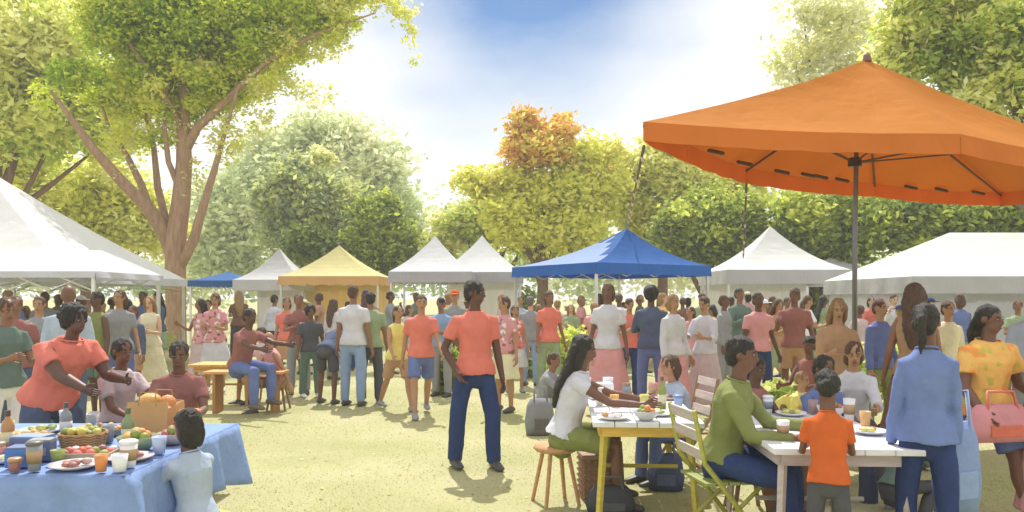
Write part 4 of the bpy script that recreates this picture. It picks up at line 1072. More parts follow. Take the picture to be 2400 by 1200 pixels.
def paper_bag():
    x, y, _ = L(366, 1022); x, y = settle(x, y, .15); root = empty('paper_bag', (x, y, TZ), R(-12)); tag(root, 'open tan paper bag standing on the blue cloth', 'bag')
    mb = MB(); V = []; w, dp, h = .27, .16, .21
    ring = [(-w / 2, -dp / 2), (w / 2, -dp / 2), (w / 2, 0), (w / 2, dp / 2), (-w / 2, dp / 2), (-w / 2, 0)]
    for j, zz in enumerate((0, .09, .18, h)):
        for k, (a, b_) in enumerate(ring):
            pinch = .014 * j if k in (2, 5) else 0
            V.append((a - math.copysign(pinch, a) + .004 * math.sin(j * 3 + k), b_, zz + (.012 * math.sin(k * 2.1) if j == 3 else 0)))
    Fc = [(j * 6 + k, j * 6 + (k + 1) % 6, (j + 1) * 6 + (k + 1) % 6, (j + 1) * 6 + k) for j in range(3) for k in range(6)] + [(5, 4, 3, 2, 1, 0)]
    mb.add(V, Fc); o = mb.build('body', mat('#c39a68', 'paper'), root); md = o.modifiers.new('s', 'SOLIDIFY'); md.thickness = .003
    for sy in (-1, 1):
        MB().tube([(-.06, sy * .08, h - .02), (-.05, sy * .075, h + .06), (.05, sy * .075, h + .06), (.06, sy * .08, h - .02)], .004, n=5).build('handle', mat('#b38a58', 'paper'), root)
    c = MB().ball((-.04, 0, h), (.07, .06, .05), n=10).ball((.07, .01, h - .01), (.05, .05, .05), n=10, mi=1); c.build('bread', [mat('#e2a860', 'food'), mat('#cc8a50', 'food')], root, smooth=True)
paper_bag()
plate('plate of reddish cured meat at the front of the blue cloth', *L(165, 1100), .12, '#d3cdd0', ['#94655f', '#a8705f', '#c9a49a'], GS, 6)
plate('pink plate of radishes at the right front of the stall', *L(215, 1098), .12, '#cfc2c4', ['#c88c8c', '#94655f', '#cc6f5c'], GS, 7)
tray('long tray of tomatoes and herbs in the middle of the stall', *L(205, 1078), .26, .18, 5, '#b5a58a', ['#94655f', '#8f9a50', '#cc6f5c', '#c8c8cf'], GS, 10)
plate('white plate of salad near the back edge of the blue cloth', *L(100, 1012), .13, '#d9dade', ['#8a9c6a', '#a7b46c', '#b5b06a'], GS, 1)
tray('dark tray of pastries at the back of the blue cloth', *L(250, 1015), .34, .2, 6, '#8a8b8e', ['#c9a06a', '#b8b254', '#9a7a52'], GS, 2)
basket('wicker basket of limes and lemons on the blue cloth', *L(195, 1050), .12, .09, '#a88458', ['#8f9a50', '#c6b95c', '#7f8f4e'], GS, 3)
bowl('green bowl of oranges in the middle of the blue cloth', *L(268, 1068), .11, '#86997a', ['#dc8a45', '#d6a05a', '#8f9a50'], GS, 4)
box_('box', 'bright blue box near the left end of the stall', 'box', *L(52, 1092), .12, .10, .09, 8, '#4d7dc0', '#6a769a', GS)
box_('box', 'slate blue box left of the wicker basket of limes', 'box', *L(92, 1062), .18, .12, .09, -4, '#5f6d90', '#8599b8', GS)
box_('box', 'navy box just behind the bright blue box', 'box', *L(128, 1078), .11, .09, .10, 12, '#5b6786', '#909295', GS)
bowl('lilac bowl of cherries in front of the coral jar', *L(292, 1085), .09, '#b9a9ad', ['#94655f', '#b06a62', '#8f9a50'], GS, 8)
cup('tall white paper cup at the right corner of the blue cloth', *L(345, 1084), .042, .12, '#e2e2e4', GS, '#dedde0')
cup('small white cup beside the tall white paper cup', *L(318, 1104), .038, .08, '#e6e7ec', GS)
cup('pale blue cup beside the green bowl of oranges', *L(370, 1066), .038, .09, '#b3c3e2', GS)
cup('grey tumbler behind the green bowl of oranges', *L(236, 1040), .036, .1, '#8c9096', GS)
cup('grey travel cup right beside the bright blue box', *L(112, 1100), .036, .13, '#8e8f92', GS, '#6b6764')
bottle('green bottle standing behind the green bowl', *L(300, 1042), .034, .2, '#7f9068', '#5f6d45', '#cfcdb0', GS)
bottle('amber bottle in front of the wooden tray of rolls', *L(18, 1050), .034, .2, '#b5834f', '#5a4132', '#d6c59a', GS)
bottle('grey bottle beside the back tray of pastries', *L(168, 1020), .034, .19, '#85898c', '#55565a', '#c8c8cf', GS)
tray('wooden tray of rolls left of the dark pastry tray', *L(45, 1030), .3, .19, -3, '#b08b5e', ['#d2a866', '#c08e52'], GS, 9)
basket('shallow basket of apples behind the wicker basket of limes', *L(318, 1062), .09, .06, '#9a7a58', ['#cc6f5c', '#b9bd6c', '#c88c8c'], GS, 11, 9)
plate('small white plate of cheese left of the navy box', *L(160, 1062), .09, '#dedde0', ['#ddd28a', '#e0dab0'], GS, 12)
rq = random.Random(77)
SMALL = [('#dad07a', 'yellow'), ('#e2e2e6', 'white'), ('#c88c8c', 'rose'), ('#8fa0c4', 'pale blue'), ('#909295', 'grey'), ('#8f9a50', 'green'), ('#d88a4a', 'orange'), ('#94655f', 'plum'), ('#b79a70', 'tan')]
SPOT = [((20, 1010), 'just left of the white salad plate'), ((150, 995), 'in the back row near the leaning coral shirt'), ((60, 1070), 'between the cheese plate and the slate blue box'), ((345, 1015), 'just behind the paper bag'), ((215, 1000), 'at the back beside the dark tray'), ((180, 1090), 'in front of the wicker basket'), ((262, 1112), 'at the front edge beside the pink plate'), ((30, 1112), 'at the front left beside the bright blue box'), ((300, 1010), 'at the back right behind the bottles')]
for (c_, n_), ((px_, py_), w_) in zip(SMALL, SPOT):
    cup('small %s pot %s' % (n_, w_), *L(px_, py_), rq.uniform(.026, .036), rq.uniform(.05, .085), c_, GS, rq.choice([None, '#dedde0', '#b08e6d']), cat='pot')
x, y, _ = L(392, 1050)
cup('coral red jar with a lid right beside the paper bag', x, y, TZ, .058, .16, '#cc6552', GS, '#dd8a5c', cat='jar')
# picnic tables
def Tp(px, py, z=.752):
    d = (H - z) * F / (py - HY); return XG(px, d), d, z
GP = 'things on the picnic tables'
FD = [['#c79a62', '#cc6f5c', '#dedde0'], ['#8f9a50', '#dad07a', '#c88c8c'], ['#94655f', '#b08e6d'], ['#dad07a', '#d88a4a']]
for i, (px, py, r, c, fd, lb) in enumerate([
    (1440, 985, .12, '#e6e6ea', 0, 'white plate of food nearest the front of the yellow legged table'), (1545, 972, .12, '#e2e2e8', 1, 'white plate of greens at the front right of the yellow legged table'),
    (1480, 940, .11, '#e6e6ea', 3, 'white plate of yellow food halfway along the yellow legged table'), (1570, 935, .10, '#d9c9cc', 2, 'pinkish plate of meat at the right of the yellow legged table'),
    (1855, 1000, .12, '#e6e6ea', 2, 'white plate of meat at the near end of the right picnic table'), (2040, 1015, .11, '#dfe1e8', 3, 'white plate beside the elbow of the child in orange'), (1845, 968, .11, '#e6e6ea', 1, 'white plate of greens midway on the right picnic table')]):
    plate(lb, *Tp(px, py), r, c, FD[fd], GP, 30 + i)
for i, (px, py, r, h, c, lid, lb) in enumerate([
    (1405, 948, .04, .13, '#eceef2', '#f0f0f0', 'tall white cup near the hands of the long haired woman'), (1425, 928, .045, .16, '#dfe4ee', None, 'white pitcher cup behind the tall white cup'), (1440, 952, .036, .09, '#e8b768', None, 'amber cup on the yellow legged table'),
    (1510, 955, .036, .1, '#d8cf7a', None, 'yellow cup on the yellow legged table'), (1590, 960, .036, .1, '#9fb2d6', '#7f93c8', 'pale blue cup on the yellow legged table'), (1530, 930, .04, .12, '#c88c8c', None, 'rose cup on the yellow legged table'), (1465, 922, .036, .11, '#8c7a6c', None, 'brown cup on the yellow legged table'),
    (1820, 965, .038, .12, '#e6e8ee', '#e6e8ee', 'white lidded cup at the left of the right picnic table'), (1835, 1028, .038, .11, '#eef0f6', None, 'white cup in front of the seated olive shirt'), (1880, 958, .036, .1, '#a98a8a', None, 'mauve cup at the far end of the right picnic table'), (2005, 985, .04, .15, '#e3e3e6', None, 'tall white cup right of the child in orange'), (2075, 1000, .036, .1, '#d8a86a', None, 'amber cup at the right of the right picnic table')]):
    cup(lb, *Tp(px, py), r, h, c, GP, lid)
bowl('grey bowl of fruit in the middle of the yellow legged table', *Tp(1500, 985), .09, '#c9cad2', ['#c88c8c', '#8f9a50', '#d88a4a'], GP, 50)
bowl('white bowl of salad at the far end of the right picnic table', *Tp(1930, 955), .10, '#e2e2e6', ['#8f9a50', '#cc6f5c'], GP, 51)
bottle('green bottle on the yellow legged table', *Tp(1552, 958), .032, .24, '#8f9a50', '#5f6d45', '#dcd6b4', GP)
x, y, z = Tp(1410, 912)
box_('napkin_box', 'white napkin box at the far end of the yellow legged table', 'box', x, y, z, .2, .14, .12, 5, '#e6e9f0', '#f0f0f2', GP)
# bags, hamper and seats
def hamper(label, x, y):
    root = empty('hamper', (x, y, gz(x, y)), R(6)); tag(root, label, 'hamper')
    w, dp, h = .3, .22, .32; mb = MB().box((0, 0, h / 2), (w, dp, h), mi=0)
    for k in range(7):
        z_ = h * (k + .5) / 7
        for sy in (-1, 1): mb.tube([(-w / 2 + w * t / 12, sy * (dp / 2 + .004 * (-1) ** t), z_) for t in range(13)], .016, n=5)
        for sx in (-1, 1): mb.tube([(sx * (w / 2 + .004 * (-1) ** t), -dp / 2 + dp * t / 8, z_) for t in range(9)], .016, n=5)
    mb.build('body', mat('#9c7a60', 'wood'), root)
    MB().box((0, 0, h + .02), (w + .03, dp + .03, .035)).build('lid', mat('#a4826a', 'wood'), root, bevel=.006)
    MB().tube([(-.1, 0, h + .03), (-.07, 0, h + .12), (.07, 0, h + .12), (.1, 0, h + .03)], .012, n=7).build('handle', mat('#8a5f52', 'leather'), root, smooth=True)
hamper('brown wicker hamper standing under the yellow legged table', XG(1405, 6.2), 6.2)
def bag(label, x, y, w, dp, h, rz, col, col2, z=None, group='bags on the grass'):
    root = empty('bag', (x, y, gz(x, y) if z is None else z), R(rz)); tag(root, label, 'bag', group)
    mb = MB(); mb.tube([(0, 0, .01), (0, 0, h * .35), (0, 0, h * .8), (0, 0, h)], [(w * .47, dp * .47), (w * .52, dp * .55), (w * .45, dp * .45), (w * .34, dp * .2)], n=16, side=(1, 0, 0), sq=.35)
    mb.build('body', mat(col, 'cloth'), root, smooth=True)
    MB().tube([(-w * .25, -dp * .3, h * .7), (-w * .2, -dp * .1, h * 1.35), (w * .2, -dp * .1, h * 1.35), (w * .25, -dp * .3, h * .7)], .011, n=6).build('strap', mat(col2, 'leather'), root, smooth=True)
    MB().box((0, -dp * .52, h * .33), (w * .5, .02, h * .3)).build('pocket', mat(col2, 'cloth'), root, bevel=.006)
bag('dark grey bag on the grass in front of the wicker hamper', XG(1425, 5.85), 5.72, .36, .2, .2, 4, '#4c4d52', '#5f6061')
bag('navy bag hanging by the far legs of the yellow table', XG(1560, 6.4), 6.4, .3, .2, .3, -8, '#545f7c', '#66708f')
bag('small charcoal bag on the grass left of the long haired woman', XG(1265, 9.0), 9.0, .34, .22, .42, 10, '#85868a', '#6b6764')
def stool(label, x, y, h, r, col, legc, rz=0):
    root = empty('stool', (x, y, gz(x, y)), R(rz)); tag(root, label, 'stool', 'stools')
    MB().lathe((0, 0, h), [(0, 0), (r, -.01), (r * 1.03, -.03), (r * .9, -.05), (0, -.05)], n=20).build('seat', mat(col, 'wood'), root, smooth=True)
    for k in range(4):
        a = math.pi / 4 + k * math.pi / 2
        MB().tube([(r * 1.15 * math.cos(a), r * 1.15 * math.sin(a), 0), (r * .6 * math.cos(a), r * .6 * math.sin(a), h - .04)], [.016, .018], n=6).build('leg', mat(legc, 'wood'), root)
stool('yellow green stool under the small person in pale blue', XG(466, 4.12), 4.12, .42, .17, '#b3ad4f', '#6f7044')
stool('low wooden stool under the long haired woman', .34, 5.98, .46, .17, '#b88d5e', '#b88d5e', 20)
chair('olive folding chair with grey slats under the olive shirt', XG(1690, 4.95), 4.95, 100, '#8e9650', '#a8a84e', slats='#bcb0ac')
chair('wooden chair under the seated person with tan hair', XG(1592, 6.7), 6.7, -80, '#a48663', '#9a7a58')
bench('long bench behind the blue stall table', XG(330, 6.35), 6.35, 1.5, .34, .45, 0, '#a48663', '#8a6a4c')
bench('orange wooden bench under the seated plum shirt', XG(575, 10.7), 10.75, 1.1, .36, .58, 0, '#d29a58', '#a97a48')

# ------------------------------------------------------------------ the people in front
def PX(px, d): return (XG(px, d), d)
person('dark haired person in coral shirt leaning over the back of the blue stall', PX(118, 5.95), 70, 'lean', 1.6, hair='afro', skin='deep', topc='coral', botc='slate blue', build=1.32, over=dict(lean=27, aR=(48, 6, 20, 10), aL=(30, 8, 55, 20), pitch=8))
person('seated person in lilac shirt behind the stall, facing right', PX(270, 6.4), 58, 'sitreach', 1.62, sex='f', hair='short', skin='dark', topc='lilac', botc='slate blue', over=dict(lean=10, aR=(40, 8, 40, 5), aL=(45, 8, 35, 5), pitch=6))
person('seated person in plum shirt behind the paper bag, facing the camera', PX(424, 6.3), 18, 'sit', 1.6, hair='short', skin='dark', topc='plum', botc='brown', over=dict(lean=16))
person('small person in pale blue shirt at the right end of the blue stall', PX(462, 4.10), -118, 'sit', 1.16, hair='bob', hairc='black', skin='dark', top='long sleeve', topc='pale blue', botc='pale blue', over=dict(lean=10, pitch=8, lL=(74, 9, 78), lR=(72, 8, 74), aL=(50, 8, 35, 10), aR=(48, 8, 38, 10)))
person('standing person in coral shirt and navy trousers alone on the open lawn', PX(1113, 7.2), 22, 'hip', 1.78, hair='short', skin='deep', topc='coral', bottom='trousers', botc='navy', build=.98, over=dict(aL=(2, 9, 6, 0), aR=(-14, 22, 46, 40), lL=(8, 8, 6), lR=(-6, 8, 3), yawh=42))
person('seated long haired woman in white top reaching across the yellow legged table', PX(1322, 5.95), 84, 'sitreach', 1.7, sex='f', hair='long', skin='dark', top='top', topc='light grey', bottom='shorts', botc='olive', over=dict(lean=14, aL=(66, 4, 14, 2), aR=(60, 6, 26, 2)))
person('seated person with tan hair in pale blue on the far side of the yellow table', PX(1606, 6.6), -75, 'sit', 1.42, sex='f', hair='bob', hairc='brown', skin='tan', topc='pale blue', botc='denim blue', over=dict(lean=16))
person('seated man in olive shirt and navy jeans on the folding chair', PX(1690, 4.95), 64, 'sit', 1.72, hair='short', skin='dark', top='shirt', topc='olive', bottom='jeans', botc='navy', over=dict(lean=12, pitch=6, aR=(30, 10, 62, 15), aL=(40, 8, 50, 10)), shoec='#2f2c28')
person('brown skinned person in plum top just behind the seated olive shirt', PX(1752, 5.75), 30, 'sit', 1.5, sex='f', hair='bun', skin='deep', top='tank', topc='plum', botc='brown')
person('child in orange shirt and dark grey trousers standing with back turned', PX(1942, 4.15), 162, 'hold', 1.16, hair='short', hairc='black', skin='dark', topc='orange', botc='charcoal', build=.86, over=dict(pitch=34, lean=12))
person('woman in long blue shirt and navy trousers seen from behind', PX(2172, 4.35), 160, 'relax', 1.58, sex='f', hair='ponytail', skin='dark', top='long sleeve', topc='blue', bottom='trousers', botc='navy', build=.86, over=dict(yawh=-20, aL=(4, 7, 8, 0), aR=(4, 7, 14, 2)))
person('woman in amber print shirt and jean shorts at the right edge', PX(2308, 5.6), 12, 'walk', 1.6, sex='f', hair='braids', skin='dark', top='tee', topm=mat('#e9b668', 'cloth', spots=['#e89a55', '#c3b555'], spot_scale=7), bottom='shorts', botc='denim blue', build=1.3, over=dict(aL=(5, 16, 70, 20), aR=(10, 14, 40, 10), yawh=16, pitch=4))
person('person in rose clothes cut off by the right edge', PX(2474, 5.3), -60, 'stand', 1.45, sex='f', hair='short', hairc='brown', skin='brown', topc='rose', bottom='long skirt', botc='rose')
bag('big pale blue tote hanging beside the woman in blue', XG(2242, 4.42), 4.42, .3, .14, .52, 20, '#8093bb', '#8ba0c4', z=.36, group='carried bags')
bag('rose coloured shoulder bag at the hip of the amber shirt', XG(2330, 5.35), 5.3, .5, .14, .26, 10, '#c98a90', '#cc6f5c', z=.60, group='carried bags')

# ------------------------------------------------------------------ the people in the middle distance and the crowd
# px, depth, height, yaw, pose, sex, hair, hair colour, skin, top, colour, bottom, colour, where
M = [
 (562, 10.6, 1.74, 62, 'sitreach', 'm', 'short', 'black', 'deep', 'tee', 'plum', 'jeans', 'denim blue', 'seated on the orange bench', dict(pz=.66)),
 (505, 13.0, 1.74, 10, 'hold', 'f', 'bob', 'brown', 'tan', 'tee', 'rose', 'skirt', 'light grey', 'standing behind the low orange table', None),
 (470, 13.6, 1.74, -30, 'talk', 'f', 'long', 'black', 'brown', 'tank', 'pink', 'dress', 'lilac', 'just right of the forked tree trunk', None),
 (622, 11.9, 1.6, -40, 'sit', 'f', 'short', 'brown', 'tan', 'tee', 'lilac', 'skirt', 'lilac', 'seated right of the plum shirt', dict(pz=.55)),
 (652, 11.0, 1.6, -55, 'sitside', 'm', 'bald', 'brown', 'tan', 'tank', 'pink', 'shorts', 'tan', 'seated facing the plum shirt', dict(pz=.5)),
 (700, 12.8, 1.74, 20, 'crossed', 'm', 'short', 'brown', 'brown', 'tee', 'plum', 'trousers', 'grey', 'behind the crouching navy figure', None),
 (672, 14.2, 1.74, 5, 'stand', 'f', 'bob', 'brown', 'tan', 'tee', 'coral', 'skirt', 'tan', 'below the left corner of the yellow tent', None),
 (765, 11.6, 1.6, 165, 'bend', 'm', 'short', 'black', 'dark', 'shirt', 'slate blue', 'shorts', 'charcoal', 'bending forward left of the light grey shirt', None),
 (728, 12.4, 1.6, 30, 'relax', 'm', 'afro', 'black', 'dark', 'tee', 'charcoal', 'trousers', 'teal', 'left of the bending navy figure', None),
 (828, 11.4, 1.74, 170, 'stand', 'm', 'short', 'brown', 'brown', 'tee', 'light grey', 'jeans', 'sky blue', 'in front of the yellow tent', None),
 (868, 11.7, 1.74, 195, 'relax', 'm', 'short', 'black', 'brown', 'tee', 'sage', 'trousers', 'charcoal', 'beside the light grey shirt', None),
 (930, 10.9, 1.6, 35, 'walk', 'f', 'ponytail', 'brown', 'tan', 'tank', 'yellow', 'shorts', 'tan', 'left of the coral shirt in blue shorts', None),
 (987, 10.4, 1.78, 12, 'walk2', 'm', 'short', 'brown', 'tan', 'tee', 'coral', 'shorts', 'denim blue', 'walking at the centre of the lawn', None),
 (1035, 12.6, 1.74, -20, 'hold', 'm', 'short', 'black', 'brown', 'tee', 'sky blue', 'trousers', 'grey', 'behind the two coral shirts', None),
 (1066, 14.2, 1.74, 0, 'stand', 'm', 'short', 'brown', 'tan', 'shirt', 'grey', 'trousers', 'brown', 'in an orange cap', None),
 (1182, 10.8, 1.74, -35, 'talk', 'f', 'short', 'brown', 'tan', 'tee', 'rose', 'skirt', 'cream', 'right behind the standing coral shirt', None),
 (1207, 13.2, 1.6, 15, 'relax', 'f', 'bob', 'brown', 'tan', 'tank', 'coral', 'skirt', 'light grey', 'between the two centre tents', None),
 (1243, 14.0, 1.74, 160, 'stand', 'm', 'short', 'grey', 'light', 'shirt', 'grey', 'jeans', 'sky blue', 'under the left corner of the blue tent', None),
 (1287, 13.0, 1.74, 15, 'relax', 'f', 'bob', 'brown', 'brown', 'tee', 'coral', 'trousers', 'sage', 'under the blue tent', None),
 (1268, 9.6, 1.6, 70, 'ground', 'm', 'short', 'brown', 'brown', 'shirt', 'grey', 'trousers', 'sage', 'crouched left of the long haired woman', dict(pz=.3)),
 (1338, 16.2, 1.6, 10, 'talk', 'f', 'long', 'fair', 'light', 'tee', 'sage', 'dress', 'sage', 'deep under the blue tent', None),
 (1425, 10.4, 1.74, -20, 'relax', 'f', 'bob', 'brown', 'dark', 'tee', 'light grey', 'long skirt', 'rose', 'in front of the blue tent', None),
 (1474, 12.4, 1.6, 10, 'hold', 'm', 'short', 'brown', 'tan', 'tee', 'coral', 'trousers', 'navy', 'between the rose skirt and slate shirt', None),
 (1526, 10.9, 1.78, 172, 'crossed', 'm', 'afro', 'black', 'deep', 'long sleeve', 'slate blue', 'jeans', 'denim blue', 'below the right half of the blue tent', None),
 (1578, 10.3, 1.6, 30, 'relax', 'f', 'bob', 'fair', 'tan', 'shirt', 'light grey', 'long skirt', 'rose', 'behind the tan haired diner', None),
 (1652, 10.8, 1.6, -40, 'hold', 'f', 'short', 'brown', 'tan', 'blouse', 'light grey', 'long skirt', 'lilac', 'left of the pink shirt and navy trousers', None),
 (1618, 12.6, 1.6, -30, 'talk', 'f', 'bob', 'brown', 'tan', 'tee', 'pink', 'trousers', 'lilac', 'behind the pale long skirt', None),
 (1697, 13.0, 1.74, 60, 'stand', 'm', 'short', 'brown', 'dark', 'long sleeve', 'grey', 'trousers', 'grey', 'below the left corner of the white peaked tent', None),
 (1733, 13.8, 1.74, 20, 'crossed', 'm', 'short', 'black', 'brown', 'shirt', 'teal', 'jeans', 'sky blue', 'left of the pink shirt', None),
 (1777, 11.0, 1.74, 12, 'relax', 'm', 'short', 'black', 'deep', 'tee', 'rose', 'trousers', 'navy', 'under the white peaked tent', None),
 (1822, 12.8, 1.6, 15, 'hold', 'f', 'long', 'brown', 'tan', 'tee', 'tan', 'skirt', 'sage', 'right of the rose shirt and navy trousers', None),
 (1862, 11.4, 1.74, -15, 'talk', 'm', 'short', 'brown', 'dark', 'tee', 'plum', 'shorts', 'tan', 'left of the grey canopy pole', None),
 (1905, 8.6, 1.6, -50, 'sit', 'f', 'short', 'black', 'dark', 'tank', 'plum', 'skirt', 'yellow', 'seated in front of the plum shirt', dict(pz=.52)),
 (1868, 8.0, 1.12, 40, 'sit', 'm', 'short', 'fair', 'tan', 'tee', 'yellow', 'shorts', 'cream', 'small child seated behind the right table', dict(pz=.5)),
 (1962, 7.6, 1.6, -10, 'hold', 'f', 'long', 'fair', 'tan', 'blouse', 'tan', 'long skirt', 'light grey', 'in front of the grey canopy pole', None),
 (2000, 6.9, 1.6, -20, 'sit', 'f', 'bob', 'brown', 'tan', 'blouse', 'light grey', 'trousers', 'charcoal', 'seated beyond the child in orange', dict(pz=.5)),
 (1915, 6.3, 1.6, 20, 'sit', 'm', 'short', 'black', 'dark', 'tee', 'denim blue', 'trousers', 'slate blue', 'seated at the far end of the right table', dict(pz=.42)),
 (2062, 8.9, 1.74, 25, 'relax', 'm', 'short', 'brown', 'tan', 'shirt', 'denim blue', 'trousers', 'olive', 'left of the woman in long blue', None),
 (2143, 7.2, 1.74, 150, 'relax', 'f', 'long', 'brown', 'brown', 'tank', 'tan', 'long skirt', 'brown', 'behind the woman in long blue', None),
 (2095, 5.6, 1.12, 120, 'crouch', 'm', 'short', 'black', 'dark', 'tee', 'teal', 'trousers', 'charcoal', 'crouching beside the right picnic table', dict(pz=.33)),
 (2222, 9.5, 1.6, 10, 'stand', 'f', 'short', 'brown', 'tan', 'blouse', 'cream', 'dress', 'cream', 'in the shade of the right marquee', None),
 (2420, 8.0, 1.74, -30, 'stand', 'm', 'short', 'brown', 'tan', 'shirt', 'pale blue', 'trousers', 'grey', 'near the right edge under the marquee', None),
 (36, 8.6, 1.74, 40, 'relax', 'm', 'short', 'brown', 'brown', 'tee', 'plum', 'trousers', 'slate blue', 'at the left edge', None),
 (12, 6.9, 1.6, 60, 'hold', 'f', 'short', 'brown', 'brown', 'tee', 'teal', 'trousers', 'white', 'cut off by the left edge', None),
 (92, 9.8, 1.74, 15, 'crossed', 'm', 'short', 'brown', 'tan', 'shirt', 'grey', 'trousers', 'denim blue', 'behind the leaning coral shirt', None),
 (160, 8.3, 1.74, 188, 'relax', 'm', 'bald', 'black', 'dark', 'long sleeve', 'pale blue', 'trousers', 'slate blue', 'behind the leaning coral shirt', None),
 (228, 10.2, 1.74, -30, 'phone', 'm', 'short', 'black', 'deep', 'tank', 'olive', 'shorts', 'teal', 'right of the leaning coral shirt', None),
 (280, 10.8, 1.74, 20, 'talk', 'f', 'bob', 'brown', 'tan', 'tee', 'grey', 'jeans', 'denim blue', 'under the long white awning', None),
 (312, 11.9, 1.6, -15, 'stand', 'm', 'short', 'brown', 'brown', 'shirt', 'slate blue', 'shorts', 'tan', 'under the long white awning', None),
 (352, 12.4, 1.74, 5, 'hold', 'f', 'long', 'fair', 'light', 'tank', 'cream', 'dress', 'cream', 'left of the forked tree trunk', None),
]
for (px, d, h, yaw, pose, sex, hair, hc, sk, top, tc_, bot, bc, where, over) in M:
    tn = {'tee': 't-shirt', 'tank': 'tank top', 'shirt': 'long sleeved shirt', 'long sleeve': 'long sleeved shirt', 'blouse': 'blouse', 'top': 'top'}[top]
    if len((tc_ + tn + bc + where).split()) > 11: tn = tn.split()[-1]
    bn = 'dress' if bot == 'dress' and bc == tc_ else bot
    lb = 'person in %s %s and %s %s %s' % (tc_, tn, bc, bn, where)
    w = lb.split()
    if len(w) > 16: lb = 'person in %s %s %s' % (tc_, tn, where)
    person(lb, PX(px, d), yaw, pose, h, sex, hair, hc, sk, top, tc_, bot, bc, res='mid' if d > 7.5 else 'near', group='people at the market', over=over,
           hat='cap' if 'orange cap' in where else None, hatc='orange',
           topm=mat(C[tc_], 'cloth', spots=['#dedde0', '#94655f'], spot_scale=9) if (px in (505, 470, 1182, 1207)) else None,
           shoec=rng.choice(['#4a4744', '#dedde0', '#6a5a4c', '#8a8a90']))
# seats for those sitting in the middle distance
for (px, d, h, c, lb) in ((622, 11.9, .44, '#b08e6d', 'small stool under the lilac t-shirt'), (652, 11.0, .40, '#a48663', 'small stool under the pink tank top'), (1905, 8.6, .42, '#a48663', 'small stool under the plum tank top'),
                          (1868, 8.0, .28, '#c3b24e', 'low stool under the small yellow child'), (2000, 6.9, .40, '#8d8d92', 'grey stool under the light grey blouse'), (1915, 6.3, .34, '#a48663', 'stool at the far end of the right picnic table'), (1752, 5.75, .37, '#a48663', 'stool under the plum top behind the olive shirt')):
    stool(lb, XG(px, d), d + .02, h, .16, c, '#8a6a4c')
# the deep crowd in front of and under the tents
TOPS = [('coral', 'tee'), ('sage', 'tee'), ('slate blue', 'shirt'), ('lilac', 'tee'), ('light grey', 'shirt'), ('teal', 'tee'), ('tan', 'tee'), ('denim blue', 'shirt'), ('white', 'tee'), ('charcoal', 'shirt'), ('amber', 'tee'), ('rose', 'tee'), ('dark green', 'tee'), ('pale blue', 'shirt'), ('plum', 'tee'), ('mustard', 'tee'), ('grey', 'shirt'), ('brown', 'tee')]
BOTS = [('denim blue', 'trousers'), ('grey', 'trousers'), ('tan', 'shorts'), ('navy', 'trousers'), ('sage', 'skirt'), ('brown', 'trousers'), ('charcoal', 'trousers'), ('pale blue', 'trousers'), ('lilac', 'skirt')]
PLACES = [(-400, 130, 'under the huge marquee'), (130, 380, 'behind the long awning'), (380, 600, 'near the small blue canopy'), (600, 700, 'by the small white tent'), (700, 900, 'by the yellow tent'), (900, 1190, 'by the joined white tents'), (1190, 1660, 'by the blue tent'), (1660, 1960, 'by the white peaked tent'), (1960, 2900, 'by the right marquee')]
used = set(); k = 0
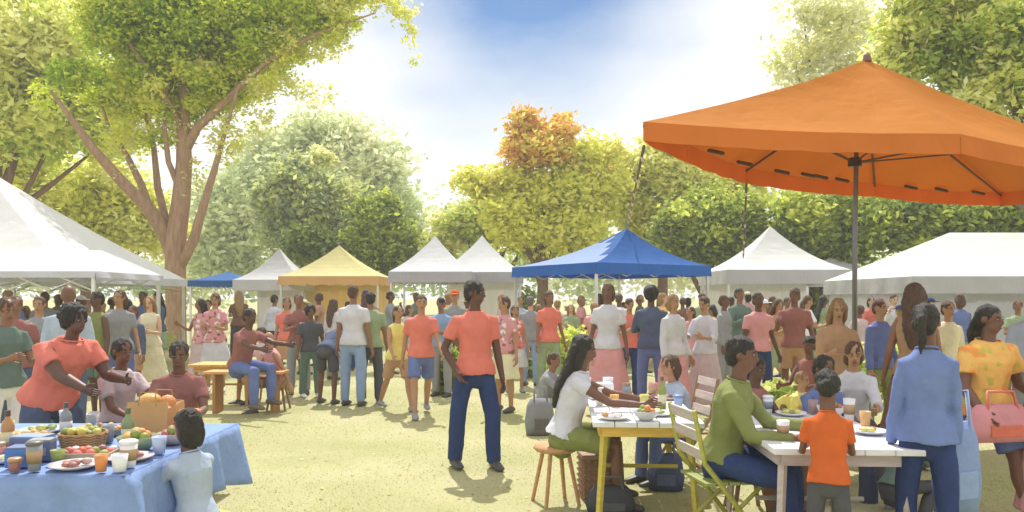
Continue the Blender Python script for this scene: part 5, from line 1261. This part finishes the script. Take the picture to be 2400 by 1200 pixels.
DX = [(18, 13), (60, 15), (105, 14), (135, 17), (190, 15), (235, 13.5), (262, 17), (300, 16), (335, 15), (372, 17), (488, 18), (560, 19), (640, 18), (712, 16), (748, 18), (782, 15), (815, 17), (858, 19), (915, 18), (955, 16), (975, 20), (1050, 18), (1095, 17), (1178, 19), (1220, 17), (1262, 18.5), (1305, 17), (1362, 18), (1392, 15), (1405, 20), (1450, 16), (1462, 21), (1500, 18), (1548, 16), (1600, 18), (1612, 20.5), (1645, 17), (1672, 15.5), (1715, 18), (1752, 20), (1795, 15), (1810, 19), (1845, 16), (1882, 20), (1890, 14.5), (1930, 17), (2015, 14), (2040, 17.5), (2095, 16), (2110, 13), (2180, 15.5), (2250, 13.5), (2385, 13)]
PZ = ['stand', 'relax', 'hold', 'talk', 'crossed', 'walk', 'phone']
for i, (px, d) in enumerate(DX):
    r2 = random.Random(i * 7 + 3)
    for _ in range(50):
        T_ = r2.choice(TOPS); B_ = r2.choice(BOTS)
        if (T_[0], B_[0]) not in used: break
    used.add((T_[0], B_[0]))
    pl = [p[2] for p in PLACES if p[0] <= px < p[1]][0]
    sex = 'f' if i % 2 else 'm'; hair = r2.choice(['bob', 'long'] if sex == 'f' else ['short'])
    yaw = r2.choice([0, 180, 25, -30, 150, 205, 90, -90])
    pose = PZ[i % 7]
    skn = r2.choice(['deep', 'dark', 'brown', 'tan', 'light']); hcc = r2.choice(['black', 'brown', 'black', 'fair'])
    person('person in %s %s and %s %s in the crowd %s' % (T_[0], {'tee': 't-shirt', 'shirt': 'shirt'}[T_[1]], B_[0], B_[1], pl), PX(px, d), yaw, pose, 1.6 if (i % 3 == 1) else 1.74, sex, hair, hcc, skn, T_[1], T_[0], B_[1], B_[0], res='far', group='people in the crowd', hat=('sunhat' if i % 9 == 4 else 'cap' if i % 11 == 6 else None), hatc=r2.choice(['cream', 'white', 'tan', 'navy']))
print('N objects', len(bpy.data.objects), 'cache', len(PCACHE), 'time', round(time.time() - T0, 1))

# ------------------------------------------------------------------ the warm summer air
def haze():
    m = bpy.data.materials.new('haze'); m.use_nodes = True
    t = m.node_tree; t.nodes.clear()
    out = N(t, 'ShaderNodeOutputMaterial'); v = N(t, 'ShaderNodeVolumePrincipled')
    v.inputs['Color'].default_value = (.93, .95, .97, 1); v.inputs['Density'].default_value = HAZE; v.inputs['Anisotropy'].default_value = .15
    t.links.new(v.outputs[0], out.inputs['Volume'])
    o = MB().box((0, 38, 14), (200, 100, 30.5)).build('haze', m)
    tag(o, 'thin pale summer haze filling the air over the lawn', 'haze', kind='stuff')
HAZE = .0018
haze()
